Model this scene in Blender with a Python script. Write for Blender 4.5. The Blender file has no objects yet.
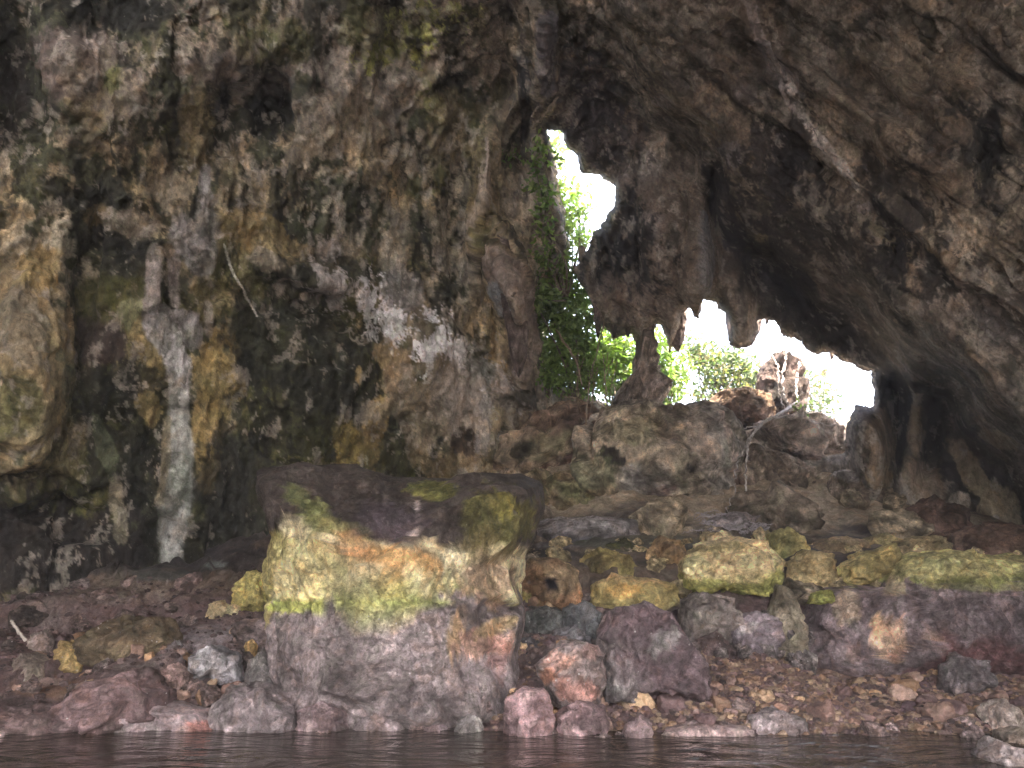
import bpy, math, random
import numpy as np
from mathutils import Vector

scene = bpy.context.scene
COL = scene.collection
F = 740.0; CX, CY = 512.0, 384.0
PITCH = math.radians(16); CP, SP = math.cos(PITCH), math.sin(PITCH)
CAM = np.array([0.0, 0.0, 1.4])

# ------------------------------------------------------------------ numeric helpers
def view_dir(px, py):
    a = (np.asarray(px, float) - CX) / F; b = (CY - np.asarray(py, float)) / F
    return np.stack([a, CP - SP * b, SP + CP * b], -1)
def at_y(px, py, Y):
    d = view_dir(px, py); return CAM + d * (np.asarray(Y, float) / d[..., 1])[..., None]
def to_px(P):
    Q = P - CAM
    c = Q[:, 1] * CP + Q[:, 2] * SP; u = -Q[:, 1] * SP + Q[:, 2] * CP
    c = np.maximum(c, .3)
    return CX + F * Q[:, 0] / c, CY - F * u / c

def _h(ix, iy, iz, s):
    h = (ix * 374761393 + iy * 668265263 + iz * 2147483647 + s * 1274126177) & 0xFFFFFFFF
    h = ((h ^ (h >> 13)) * 1274126177) & 0xFFFFFFFF
    h = ((h ^ (h >> 15)) * 2246822519) & 0xFFFFFFFF
    return ((h ^ (h >> 16)) & 0xFFFFFF) / float(0xFFFFFF)
def vnoise(P, s=0):
    i = np.floor(P).astype(np.int64); f = P - i; f = f * f * f * (f * (f * 6 - 15) + 10)
    x, y, z = i[:, 0], i[:, 1], i[:, 2]; r = 0
    for dx in (0, 1):
        wx = f[:, 0] if dx else 1 - f[:, 0]
        for dy in (0, 1):
            wy = f[:, 1] if dy else 1 - f[:, 1]
            for dz in (0, 1):
                wz = f[:, 2] if dz else 1 - f[:, 2]
                r = r + wx * wy * wz * _h(x + dx, y + dy, z + dz, s)
    return r * 2 - 1
def fbm(P, octv=4, s=0, gain=.5, ridged=False):
    P = np.asarray(P, float); r = np.zeros(len(P)); a = 1.; t = 0.
    for k in range(octv):
        n = vnoise(P * (2.03 ** k) + 17.3 * k, s + k * 31)
        r += a * ((1 - 2 * np.abs(n)) if ridged else n); t += a; a *= gain
    return r / t
def facets(P, s=0):
    """fractured rock: every cell is a randomly tilted chip, worn a little at its borders"""
    i = np.floor(P).astype(np.int64); n = len(P)
    d1 = np.full(n, 9.); best = np.zeros(n); d2 = np.full(n, 9.)
    for dx in (-1, 0, 1):
        for dy in (-1, 0, 1):
            for dz in (-1, 0, 1):
                x, y, z = i[:, 0] + dx, i[:, 1] + dy, i[:, 2] + dz
                o = np.stack([x + _h(x, y, z, s), y + _h(x, y, z, s + 1), z + _h(x, y, z, s + 2)], -1)
                q = P - o; d = (q * q).sum(1)
                t = np.stack([_h(x, y, z, s + 3), _h(x, y, z, s + 4), _h(x, y, z, s + 5)], -1) * 2 - 1
                v = (q * t).sum(1) + (_h(x, y, z, s + 6) - .5) * .5
                m = d < d1
                d2 = np.where(m, d1, np.minimum(d2, d)); best = np.where(m, v, best); d1 = np.where(m, d, d1)
    e = np.sqrt(d2) - np.sqrt(d1)
    return best * np.clip(e * 9, 0, 1), e
def sstep(a, b, x):
    t = np.clip((x - a) / (b - a), 0, 1); return t * t * (3 - 2 * t)
def poly_sdf(px, py, poly):
    """signed distance to a polygon, negative inside"""
    poly = np.array(poly, float); d = np.full(px.shape, 1e9); ins = np.zeros(px.shape, bool)
    for k in range(len(poly)):
        a, b = poly[k], poly[(k + 1) % len(poly)]
        e = b - a; wx, wy = px - a[0], py - a[1]
        t = np.clip((wx * e[0] + wy * e[1]) / (e @ e + 1e-9), 0, 1)
        d = np.minimum(d, np.hypot(wx - t * e[0], wy - t * e[1]))
        c = (a[1] > py) != (b[1] > py)
        with np.errstate(divide='ignore', invalid='ignore'):
            ins ^= c & (px < (b[0] - a[0]) * (py - a[1]) / (b[1] - a[1] + 1e-12) + a[0])
    return np.where(ins, -d, d)
def line_d(px, py, pts):
    pts = np.array(pts, float); d = np.full(px.shape, 1e9); tt = np.zeros(px.shape)
    for k in range(len(pts) - 1):
        a, b = pts[k, :2], pts[k + 1, :2]; e = b - a
        t = np.clip(((px - a[0]) * e[0] + (py - a[1]) * e[1]) / (e @ e + 1e-9), 0, 1)
        q = np.hypot(px - a[0] - t * e[0], py - a[1] - t * e[1])
        m = q < d; d = np.where(m, q, d); tt = np.where(m, (k + t) / (len(pts) - 1), tt)
    return d, tt

# ------------------------------------------------------------------ materials
def new_mat(name):
    m = bpy.data.materials.new(name); m.use_nodes = True
    nt = m.node_tree; return m, nt, nt.nodes['Principled BSDF']
def N(nt, t, **kw):
    n = nt.nodes.new(t)
    for k, v in kw.items():
        if k.startswith('i_'): n.inputs[k[2:].replace('_', ' ')].default_value = v
        else: setattr(n, k, v)
    return n
def mathn(nt, op, a, b=None, clamp=False):
    n = nt.nodes.new('ShaderNodeMath'); n.operation = op; n.use_clamp = clamp
    for i, v in enumerate((a, b)):
        if v is None: continue
        if isinstance(v, (int, float)): n.inputs[i].default_value = v
        else: nt.links.new(v, n.inputs[i])
    return n.outputs[0]
def mixc(nt, fac, a, b, mode='MIX'):
    n = nt.nodes.new('ShaderNodeMix'); n.data_type = 'RGBA'; n.blend_type = mode
    for i, v in ((0, fac), (6, a), (7, b)):
        if isinstance(v, (int, float)): n.inputs[i].default_value = v
        elif isinstance(v, tuple): n.inputs[i].default_value = (*v, 1)
        else: nt.links.new(v, n.inputs[i])
    return n.outputs[2]
def rng_map(nt, v, a, b, c=0., d=1.):
    n = nt.nodes.new('ShaderNodeMapRange'); nt.links.new(v, n.inputs[0])
    for i, x in enumerate((a, b, c, d)): n.inputs[i + 1].default_value = x
    return n.outputs[0]

def rock_material(name, zscale=1., scale=1., bump=.1, rough=.8, contrast=1., barnacles=0., cracks=1., objrand=0., gain=1.):
    m, nt, bs = new_mat(name); L = nt.links.new
    geo = N(nt, 'ShaderNodeNewGeometry'); mp = N(nt, 'ShaderNodeMapping')
    L(geo.outputs['Position'], mp.inputs[0]); mp.inputs['Scale'].default_value = (scale, scale, scale * zscale)
    col = N(nt, 'ShaderNodeAttribute', attribute_name='Col').outputs['Color']
    def noise(s, d, r, v=mp.outputs[0], dist=0.):
        n = N(nt, 'ShaderNodeTexNoise', i_Scale=s, i_Detail=d, i_Roughness=r, i_Distortion=dist); L(v, n.inputs['Vector']); return n
    a = noise(1.1, 10, .66, dist=.6); b = noise(7., 8, .72); c = noise(34., 4, .7)
    va = rng_map(nt, a.outputs[0], .32, .68, 1 - .42 * contrast, 1 + .5 * contrast)
    vb = rng_map(nt, b.outputs[0], .3, .7, 1 - .5 * contrast, 1 + .5 * contrast)
    vc = rng_map(nt, c.outputs[0], .3, .7, .72, 1.28)
    v = mathn(nt, 'MULTIPLY', mathn(nt, 'MULTIPLY', mathn(nt, 'MULTIPLY', va, vb), vc), gain)
    mul = N(nt, 'ShaderNodeVectorMath', operation='SCALE'); L(col, mul.inputs[0]); L(v, mul.inputs['Scale'])
    out = mul.outputs[0]
    # hue drift: olive and rusty mineral films
    h = noise(2.3, 6, .6, dist=1.)
    out = mixc(nt, rng_map(nt, h.outputs[0], .5, .72, 0, .55), out, mixc(nt, 1., out, (1.2, .98, .74), 'MULTIPLY'))
    out = mixc(nt, rng_map(nt, h.outputs[0], .5, .3, 0, .6), out, mixc(nt, 1., out, (.8, .93, .78), 'MULTIPLY'))
    # dark lichen speckle with its own outline
    sp = noise(13., 7, .75, dist=.5)
    out = mixc(nt, rng_map(nt, sp.outputs[0], .56, .63, 0, .62 * contrast), out, mixc(nt, 1., out, (.3, .32, .27), 'MULTIPLY'))
    # pale calcite specks
    sq = noise(19., 5, .7)
    out = mixc(nt, rng_map(nt, sq.outputs[0], .63, .69, 0, .4), out, (.36, .33, .31))
    if objrand:
        oi = N(nt, 'ShaderNodeObjectInfo')
        out = mixc(nt, objrand, out, mixc(nt, oi.outputs['Random'], mixc(nt, 1., out, (.5, .45, .5), 'MULTIPLY'), mixc(nt, 1., out, (1.7, 1.55, 1.3), 'MULTIPLY')))
    if barnacles:
        vo = N(nt, 'ShaderNodeTexVoronoi', i_Scale=16.); L(geo.outputs['Position'], vo.inputs['Vector'])
        sep = N(nt, 'ShaderNodeSeparateXYZ'); L(geo.outputs['Position'], sep.inputs[0])
        sc_ = N(nt, 'ShaderNodeSeparateColor'); L(vo.outputs['Color'], sc_.inputs[0])
        k = mathn(nt, 'MULTIPLY', rng_map(nt, vo.outputs['Distance'], .2, .12), rng_map(nt, sc_.outputs[0], .8, .82))
        k = mathn(nt, 'MULTIPLY', k, rng_map(nt, sep.outputs[2], 1.35, 1.1))
        k = mathn(nt, 'MULTIPLY', k, rng_map(nt, a.outputs[0], .45, .55, 0, barnacles))
        out = mixc(nt, k, out, (.62, .58, .57))
    L(out, bs.inputs['Base Color'])
    # bump
    w = N(nt, 'ShaderNodeVectorMath', operation='MULTIPLY_ADD'); L(b.outputs['Color'], w.inputs[0]); w.inputs[1].default_value = (.35,) * 3; L(mp.outputs[0], w.inputs[2])
    cr = N(nt, 'ShaderNodeTexVoronoi', feature='DISTANCE_TO_EDGE', i_Scale=1.7); L(w.outputs[0], cr.inputs['Vector'])
    crk = rng_map(nt, cr.outputs[0], 0, .05, 0, .35 * cracks)
    cr2 = N(nt, 'ShaderNodeTexVoronoi', feature='DISTANCE_TO_EDGE', i_Scale=6.); L(w.outputs[0], cr2.inputs['Vector'])
    crk2 = rng_map(nt, cr2.outputs[0], 0, .06, 0, .12 * cracks)
    hgt = mathn(nt, 'ADD', mathn(nt, 'MULTIPLY', b.outputs[0], .8), mathn(nt, 'MULTIPLY', c.outputs[0], .28))
    hgt = mathn(nt, 'ADD', hgt, mathn(nt, 'ADD', crk, crk2)); hgt = mathn(nt, 'ADD', hgt, mathn(nt, 'MULTIPLY', a.outputs[0], 1.2))
    bp = N(nt, 'ShaderNodeBump', i_Strength=.9, i_Distance=bump); L(hgt, bp.inputs['Height']); L(bp.outputs[0], bs.inputs['Normal'])
    L(rng_map(nt, b.outputs[0], .3, .7, rough - .14, min(1, rough + .12)), bs.inputs['Roughness'])
    bs.inputs['Specular IOR Level'].default_value = .35
    return m

M_SHELL = rock_material('cave limestone', zscale=.6, bump=.1, rough=.84, contrast=.95, scale=1.3, cracks=.55)
M_ROCK = rock_material('boulder limestone', bump=.12, rough=.76, scale=1.7, contrast=1.05, barnacles=1., gain=1.5, cracks=1.5)
M_CEIL = rock_material('vault limestone', zscale=.8, bump=.07, rough=.84, contrast=1.05, scale=2., cracks=.9)
M_BACK = rock_material('inner boulder limestone', bump=.18, rough=.82, scale=.95, contrast=.95, gain=1.3)
M_PEBBLE = rock_material('beach stone', bump=.03, rough=.7, scale=3., contrast=.6, objrand=.75, gain=1.15)
M_FLOOR = rock_material('cave floor rubble', bump=.14, rough=.75, scale=1.6, contrast=.9, barnacles=.6, gain=1.5)

def simple_mat(name, col, rough=.7, var=.35, scale=20., bump=.01):
    m, nt, bs = new_mat(name); L = nt.links.new
    geo = N(nt, 'ShaderNodeNewGeometry'); n = N(nt, 'ShaderNodeTexNoise', i_Scale=scale, i_Detail=6.); L(geo.outputs['Position'], n.inputs['Vector'])
    L(mixc(nt, rng_map(nt, n.outputs[0], .3, .7), tuple(c * (1 - var) for c in col), tuple(min(1, c * (1 + var)) for c in col)), bs.inputs['Base Color'])
    bs.inputs['Roughness'].default_value = rough
    bp = N(nt, 'ShaderNodeBump', i_Strength=.6, i_Distance=bump); L(n.outputs[0], bp.inputs['Height']); L(bp.outputs[0], bs.inputs['Normal'])
    return m
M_ROOT = simple_mat('pale root bark', (.42, .38, .36)); M_VINE = simple_mat('brown vine bark', (.2, .15, .1)); M_TWIG = simple_mat('bleached twigs', (.4, .36, .38))
M_BARK = simple_mat('bark', (.16, .13, .1)); M_STICK = simple_mat('driftwood', (.38, .33, .3))

def leaf_material():
    m, nt, bs = new_mat('leaf'); L = nt.links.new
    col = N(nt, 'ShaderNodeAttribute', attribute_name='Col').outputs['Color']
    L(col, bs.inputs['Base Color']); bs.inputs['Roughness'].default_value = .5
    tr = N(nt, 'ShaderNodeBsdfTranslucent'); L(mixc(nt, 1., col, (1.25, 1.35, .7), 'MULTIPLY'), tr.inputs[0])
    mx = N(nt, 'ShaderNodeMixShader'); mx.inputs[0].default_value = .5
    L(bs.outputs[0], mx.inputs[1]); L(tr.outputs[0], mx.inputs[2]); L(mx.outputs[0], nt.nodes['Material Output'].inputs[0]); return m
M_LEAF = leaf_material()

# ------------------------------------------------------------------ mesh helpers
def mesh_obj(name, V, Fc, mat, col=None, parent=None, smooth=True, raw=False):
    me = bpy.data.meshes.new(name); V = np.asarray(V, np.float32); Fc = np.asarray(Fc, np.int32); k = Fc.shape[1]
    me.vertices.add(len(V)); me.vertices.foreach_set('co', V.ravel())
    me.loops.add(Fc.size); me.loops.foreach_set('vertex_index', Fc.ravel())
    me.polygons.add(len(Fc)); me.polygons.foreach_set('loop_start', np.arange(0, Fc.size, k, dtype=np.int32))
    me.update(calc_edges=True)
    me.polygons.foreach_set('use_smooth', np.full(len(Fc), smooth))
    if col is not None:
        a = me.color_attributes.new('Col', 'FLOAT_COLOR', 'POINT')
        c4 = np.ones((len(V), 4), np.float32); c4[:, :3] = np.clip(col, 0, 1); a.data.foreach_set('color', c4.ravel())
    me.materials.append(mat)
    o = bpy.data.objects.new(name, me); COL.objects.link(o)
    if parent: o.parent = parent
    return o
def tag(o, label=None, cat=None, group=None, kind=None):
    for k, v in (('label', label), ('category', cat), ('group', group), ('kind', kind)):
        if v: o[k] = v
    return o
def recenter(V):
    c = np.array([V[:, 0].mean(), V[:, 1].mean(), V[:, 2].min()]); return V - c, c

# colours (linear albedo)
TAN = (.27, .205, .125); GREY = (.21, .185, .165); BROWN = (.15, .105, .07); BLACK = (.018, .019, .015); DKGR = (.035, .04, .02)
OLIVE = (.13, .125, .045); LILAC = (.36, .335, .35); WHITE = (.62, .6, .62); OCHRE = (.4, .3, .15); YEL = (.62, .5, .2); GRN = (.27, .3, .09)
PURP = (.235, .188, .185); DPURP = (.09, .06, .06); PINK = (.5, .25, .2); RED = (.34, .1, .08); ORANGE = (.48, .26, .1); CREAM = (.62, .52, .34); LGREY = (.3, .28, .27)

def mottle(col, P, k=1., s=0):
    a = fbm(P * 2.6 + 50 + s, 5, 68, gain=.72); b = fbm(P * 2.1 + 70 + s, 6, 69, gain=.72); c = fbm(P * 6 + 90 + s, 5, 75, gain=.75); n = fbm(P * 7, 4, 77, gain=.7)
    col = lerp(col, np.minimum(col * 1.6, .75), sstep(.04, .14, a) * .6 * k); col = lerp(col, col * np.array((.36, .36, .33)), sstep(.06, .14, b) * .8 * k)
    col = lerp(col, col * .45, sstep(.08, .16, c) * .55 * k); return col * np.clip(1.05 + .9 * k * n, .35, 2)[:, None]
def paint(col, P, px, py, splats, nz):
    """mineral stains and painted shade or rim light: ('e', cx, cy, rx, ry, rot, colour, opacity) patches and ('l', points, width, colour, opacity) runs; edges broken by noise"""
    for s in splats:
        if s[0] == 'e':
            _, cx, cy, rx, ry, rot, c, op = s
            a = math.radians(rot); X = px - cx; Y = py - cy
            u = (X * math.cos(a) + Y * math.sin(a)) / rx; w = (-X * math.sin(a) + Y * math.cos(a)) / ry
            d = np.hypot(u, w); m = sstep(1.04, .84, d + .75 * nz)
        elif s[0] == 'k':
            _, cx, cy, rx, ry, rot, c, op = s
            a = math.radians(rot); X = px - cx; Y = py - cy
            d = np.hypot((X * math.cos(a) + Y * math.sin(a)) / rx, (-X * math.sin(a) + Y * math.cos(a)) / ry)
            m = sstep(.02, .1, .4 - .42 * d + fbm(P * np.array([3.2, 3.2, 1.6]), 6, 171, gain=.74) * 1.1)
        elif s[0] == 'p':
            _, poly, c, op, soft = s
            d = poly_sdf(px, py, poly); m = sstep(soft, -soft, d + nz * soft * 1.6)
        else:
            _, pts, wd, c, op = s
            d, t = line_d(px, py, pts); ww = np.interp(t, np.linspace(0, 1, len(wd)), wd) if hasattr(wd, '__len__') else wd
            m = sstep(1.15, .8, d / ww + .7 * nz)
        m = (m * op)[:, None]; col = col * (1 - m) + np.array(c) * m
    return col

# ------------------------------------------------------------------ ground profile
def floor_h(x, y):
    P = np.stack([x, y, np.zeros_like(x)], -1)
    sh = .3 * fbm(P * .35, 2, 5) + .22 * fbm(P * 1.3, 3, 6)
    yy = y + sh
    K = [5, 8.75, 10.4, 11.5, 14.5, 18.4, 19.2, 30]
    R = np.interp(yy, [5, 8.75, 10.4, 11.35, 12.0, 14.5, 18.4, 19.2, 30], [-1.3, 0, .62, .85, 1.8, 2.75, 5.6, 6.0, 6.1]); Lf = np.interp(yy, K, [-1.3, 0, .62, 1.1, 2.4, 2.9, 6., 6.1])
    Rl = np.interp(yy, [5, 8.75, 10.6, 11.2, 11.9, 14.5, 18.4, 19.2, 30], [-1.3, 0, .27, .4, 1.75, 2.75, 5.6, 6.0, 6.1]); wr = sstep(3., 4.6, x)
    w = sstep(-1.6, .8, x); R2 = R * (1 - wr) + Rl * wr
    h = Lf * (1 - w) + R2 * w
    h = np.where(y > 40, 6.1, h); return h
def floor_full(x, y):
    P = np.stack([x, y, np.zeros_like(x)], -1); h = floor_h(x, y)
    act = sstep(7.5, 9.5, y) * sstep(40, 25, y)
    wl = sstep(1.5, -1., x)
    fa, e = facets(P * np.array([.9, 1.3, 1]) + .3 * fbm(P * 2, 3, 3)[:, None], 40)
    h = h + act * (.16 * fbm(P * .8, 3, 8) + (.10 + .25 * wl) * fa + .07 * fbm(P * 3., 4, 9) - .0)
    return h
def ground_hit(px, py):
    d = view_dir(px, py); Y = np.linspace(6.5, 21, 900)
    P = CAM + d[None, :] * (Y / d[1])[:, None]
    below = P[:, 2] < floor_h(P[:, 0], P[:, 1])
    k = int(np.argmax(below)); return float(Y[k]) if below.any() else 15.

# ------------------------------------------------------------------ cave shell
HOLE_A = [(546, 128), (560, 131), (566, 150), (578, 158), (580, 171), (600, 174), (613, 186), (615, 204), (606, 222), (593, 231), (589, 246), (580, 262), (573, 272),
          (588, 300), (598, 325), (611, 339), (633, 334), (640, 352), (650, 340), (657, 322), (663, 330), (670, 352), (679, 340), (683, 312), (690, 308), (694, 316), (700, 318), (704, 298), (718, 302),
          (727, 312), (729, 344), (742, 346), (752, 344), (757, 330), (757, 318), (775, 322), (790, 336), (802, 346), (820, 352), (850, 360), (870, 373), (877, 388), (874, 406), (856, 406),
          (848, 424), (846, 452), (700, 475), (620, 478), (612, 430), (604, 408), (588, 396), (566, 388), (550, 362), (545, 322), (552, 292), (568, 270), (570, 240), (563, 205), (556, 165)]
def stretch(c, lo, hi, step, out_lo, out_hi, g=1.06):
    a = list(np.arange(lo, hi + step, step)); s = step; v = hi + step
    while v < out_hi: s *= g; v += s; a.append(v)
    s = step; v = lo
    while v > out_lo: s *= g; v -= s; a.insert(0, v)
    return np.array(a)
gx = stretch(0, -20, 1044, 1.45, -2600, 3600); gy = stretch(0, -20, 580, 1.45, -2600, 700)
GX, GY = np.meshgrid(gx, gy); shp = GX.shape; px = GX.ravel(); py = GY.ravel()
q = np.stack([px / 40, py / 40, np.zeros_like(px)], -1)
inb = (px > 500) & (px < 920) & (py > 90) & (py < 520)
f = np.full(px.shape, 60.)
wx = 6 * fbm(q[inb] * 2.6, 5, 70, gain=.62); wy = 6 * fbm(q[inb] * 2.6, 5, 90, gain=.62)
f[inb] = np.minimum(60, poly_sdf(px[inb] + wx, py[inb] + wy, HOLE_A))
f2 = f.reshape(shp); gyy, gxx = np.gradient(f2, gy, gx); cell = 1.45
near = (np.abs(f) < cell * .95) & inb
g2 = np.maximum(gxx.ravel() ** 2 + gyy.ravel() ** 2, .3)
sx = np.where(near, -f * gxx.ravel() / g2, 0); sy = np.where(near, -f * gyy.ravel() / g2, 0)
px = px + np.clip(sx, -cell * .7, cell * .7); py = py + np.clip(sy, -cell * .7, cell * .7)
keepv = (f > -.02) | near

D = view_dir(px, py)
def plane(n, X0):
    n = np.array(n, float); d = n @ (np.array(X0, float) - CAM); return (D @ n) / d
disp = [plane((-.57, .82, .12), (0, 18, 3)), plane((0, 1, .1), (0, 21, 3)), plane((.707, .707, .25), (3, 20, 3)), plane((.1, .25, 1), (2, 14.2, 13.5)),
        plane((-1, .05, .1), (-15, 8, 3)), plane((1, .05, .2), (16, 8, 3))]
K = 260.
mx = np.max(disp, 0); inv = mx + np.log(sum(np.exp(K * (d - mx)) for d in disp)) / K
t = 1 / np.maximum(inv, .02)
# features: nearer (negative) and deeper (positive) forms of the wall
def g(cx, cy, rx, ry, rot=0):
    a = math.radians(rot); X = px - cx; Y = py - cy
    u = (X * math.cos(a) + Y * math.sin(a)) / rx; w = (-X * math.sin(a) + Y * math.cos(a)) / ry
    return np.exp(-(u * u + w * w))
wq = np.stack([px / 60, py / 90, np.zeros_like(px)], -1)
wo = fbm(wq, 4, 33) * 16
FE = [(20, 360, 60, 130, 0, -1.5), (80, 330, 16, 160, 8, .9), (30, 515, 90, 35, 0, 1.3), (130, 330, 45, 60, 0, -.4), (150, 280, 18, 70, 0, -.3), (178, 480, 22, 90, 0, -.1), (200, 215, 25, 70, 8, -.5),
      (60, 60, 120, 70, 0, -.6), (110, 20, 40, 60, 0, 1.), (15, 90, 40, 90, 0, 1.6), (222, 110, 14, 34, 5, 1.5), (262, 105, 22, 40, 0, 1.6), (285, 110, 10, 30, 0, 1.2), (330, 120, 50, 90, 20, -.5), (400, 185, 12, 26, 10, 1.),
      (300, 275, 60, 14, 15, -.6), (320, 315, 60, 22, 15, .8), (300, 380, 60, 50, 0, -.4), (240, 480, 40, 80, 0, .6), (480, 440, 46, 60, 0, -1.2), (430, 350, 50, 50, 35, -.9), (465, 440, 14, 26, 0, .9),
      (520, 320, 13, 55, -8, -2.2), (505, 275, 12, 50, -20, -1.7), (482, 200, 7, 70, 6, -1.3), (512, 110, 12, 30, 35, -1.1), (548, 340, 16, 70, 0, 1.8), (458, 200, 12, 80, 0, .8), (540, 60, 14, 70, 0, -1.4),
      (500, 60, 12, 80, 5, .9), (520, 120, 12, 40, 0, .8), (430, 30, 34, 44, 30, -.3), (380, 60, 16, 60, 15, .7), (560, 90, 14, 40, 0, -.7), (660, 230, 90, 80, 0, -1.2), (610, 180, 30, 40, 0, .6), (640, 260, 9, 30, 0, .5), (608, 262, 8, 30, 0, .5),
      (700, 260, 12, 60, 0, -.7), (735, 290, 14, 60, 0, -.8), (715, 190, 10, 40, 8, 1.), (780, 160, 20, 40, 10, .5), (930, 130, 90, 60, 35, -.7), (830, 90, 70, 26, 40, -.4), (960, 350, 60, 26, 40, -.6), (900, 250, 20, 40, 30, .7), (985, 150, 16, 40, 10, .7),
      (895, 440, 9, 60, 4, 1.1), (935, 440, 12, 46, 20, 1.2), (915, 430, 9, 45, 0, -.6), (970, 480, 40, 20, 45, -.6), (870, 460, 20, 50, 0, -.6), (960, 520, 40, 12, 20, .8), (1010, 520, 30, 30, 0, -.5)]
for cx, cy, rx, ry, rot, a in FE: t = t + a * .8 * g(cx, cy, rx, ry, rot)
# the great overhang on the right: a lip, in front of a deep recess
LIP = [(560, -400), (600, 20), (655, 120), (700, 150), (728, 200), (752, 232), (800, 262), (850, 300), (900, 345), (950, 395), (1000, 452), (1060, 520), (1500, 900)]
dl, tl = line_d(px, py, LIP); inside = poly_sdf(px, py, LIP + [(1800, 900), (3600, 900), (3600, -2600), (560, -2600)]) < 0
sd = np.where(inside, dl, -dl) + wo
t = t - 2.3 * sstep(-14, 46, sd) * sstep(0, 60, py + 200) + 1.5 * np.exp(-((sd + 34) / 34) ** 2) * sstep(640, 760, px)
# creases running down with the roof layers
lay = fbm(np.stack([(px * .62 - py * .78) / 60, (px * .78 + py * .62) / 300, np.zeros_like(px)], -1), 4, 51, ridged=True)
t = t + .45 * lay * sstep(0, 80, sd)
# thick rim of the openings
t = t + np.where(f < 60, 1.1 * np.exp(-np.clip(f, 0, 60) / 3.2), 0)
P = CAM + D * t[:, None]
del disp, mx, inv
# world-space relief
S = P * np.array([1, 1, .42])
amp = sstep(0, 14, f) * .75 + .25
big = fbm(P * .33, 3, 1); rid = fbm(S * .8, 4, 2, ridged=True); rid2 = fbm(S * 2.1, 3, 6, ridged=True)
warp = np.stack([fbm(P * 1.1, 2, 201), fbm(P * 1.1, 2, 202), fbm(P * 1.1, 2, 203)], -1) * .5
fa, fe = facets((S + warp) * .75, 11); fb, fe2 = facets((P + warp) * np.array([2, 2, 1.3]), 12)
fine = fbm(P * 4.5, 4, 4, gain=.6)
rt = sstep(560, 700, px); fc_, fe3 = facets((P + warp * .5) * np.array([4.6, 4.6, 3.2]), 13); micro = fbm(P * 14, 3, 14, gain=.6)
pit = np.clip(fbm(S * 1.5 + 3, 3, 15) - .22, 0, 1)
layer = fbm(np.stack([(px * .62 - py * .78) / 52, (px * .78 + py * .62) / 230, P[:, 1] * .1], -1) + warp * .5, 4, 52, gain=.42, ridged=True)
off = amp * ((.6 + .05 * rt) * big + (.26 - .2 * rt) * rid + (.09 - .06 * rt) * rid2 + (.28 - .18 * rt) * fa + (.11 - .06 * rt) * fb + (.05 - .03 * rt) * fc_ + (.11 - .06 * rt) * fine + (.03 - .012 * rt) * micro + .15 * (1 - rt) * fbm(P * np.array([1.7, 1.7, .3]), 4, 16, ridged=True) - .7 * pit * (1 - .75 * rt) + .36 * rt * layer * sstep(10, 70, sd))
Pg = P.reshape(*shp, 3); du = np.gradient(Pg, axis=1); dv = np.gradient(Pg, axis=0); nn = np.cross(du, dv).reshape(-1, 3)
nn /= np.linalg.norm(nn, axis=1)[:, None] + 1e-9
nn *= np.sign(-(nn * D).sum(1))[:, None]
vd = D / np.linalg.norm(D, axis=1)[:, None]
P = P - vd * (off * .65)[:, None] + nn * (off * .35)[:, None]

SHX, SHY, SHW = px.copy(), py.copy(), P[:, 1].copy()
def wall_y(a, b, off=0.):
    return float(SHW[np.argmin((SHX - a) ** 2 + (SHY - b) ** 2)]) - off
# mineral colours of the shell, with some shade and rim light painted in
nzA = fbm(np.stack([px / 22, py / 30, P[:, 1] * .2], -1), 5, 61, gain=.62); nzB = fbm(S * .9, 5, 63, gain=.6); nzC = fbm(S * 2.6 + 9, 4, 64, gain=.6); nzD = fbm(P * .55 + 4, 4, 65); nzF = fbm(P * np.array([6, 6, 3.5]), 5, 67, gain=.7); nzA = nzA + .4 * nzF; nzC = nzC + .3 * nzF
def lerp(a, b, m): return np.asarray(a) * (1 - m[:, None]) + np.asarray(b) * m[:, None]
col = lerp(np.array((.29, .26, .21))[None], np.array((.36, .285, .175)), sstep(-.25, .3, nzD)); 
col = lerp(col, np.array(BROWN), sstep(.05, .4, nzB) * .7)
left = sstep(560, 480, px)
upper_shade = sstep(230, 60, py)
col = lerp(col, np.array((.18, .15, .135)), upper_shade * .8 * left)  # shade at the top of the left wall, put into the colour
# dark biofilm on the left wall, denser in some areas
dens = -.2 + .0 * px
for cx, cy, rx, ry, a in [(115, 190, 80, 50, .38), (100, 300, 45, 60, .5), (120, 430, 50, 80, .5), (90, 480, 50, 60, .4), (290, 340, 70, 90, .62), (250, 460, 60, 90, .6), (330, 450, 50, 60, .42), (265, 110, 60, 46, .4), (300, 210, 46, 34, .3),
                          (20, 70, 50, 90, .5), (130, 15, 60, 40, .45), (40, 530, 90, 50, .9), (400, 455, 28, 40, .5), (160, 300, 20, 30, .2), (200, 300, 30, 40, .3), (395, 185, 30, 40, .25), (480, 120, 30, 60, .15), (220, 530, 140, 40, .6)]:
    dens = dens + a * np.exp(-(((px - cx) / rx) ** 2 + ((py - cy) / ry) ** 2))
for cx, cy, rx, ry, a in [(30, 350, 48, 110, -.6), (150, 375, 22, 40, -.35), (220, 390, 26, 60, -.45), (470, 400, 60, 90, -.35), (370, 420, 30, 26, -.3)]:
    dens = dens + a * np.exp(-(((px - cx) / rx) ** 2 + ((py - cy) / ry) ** 2))
col = lerp(col, np.array(DKGR), sstep(-.06, .1, dens + .8 * nzA) * left * .93)
col = lerp(col, np.array(BLACK), sstep(.02, .22, dens + .75 * nzC) * left * .7)
col = lerp(col, np.array(OLIVE), sstep(.1, .4, nzB + .3 * dens) * left * .5)
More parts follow.
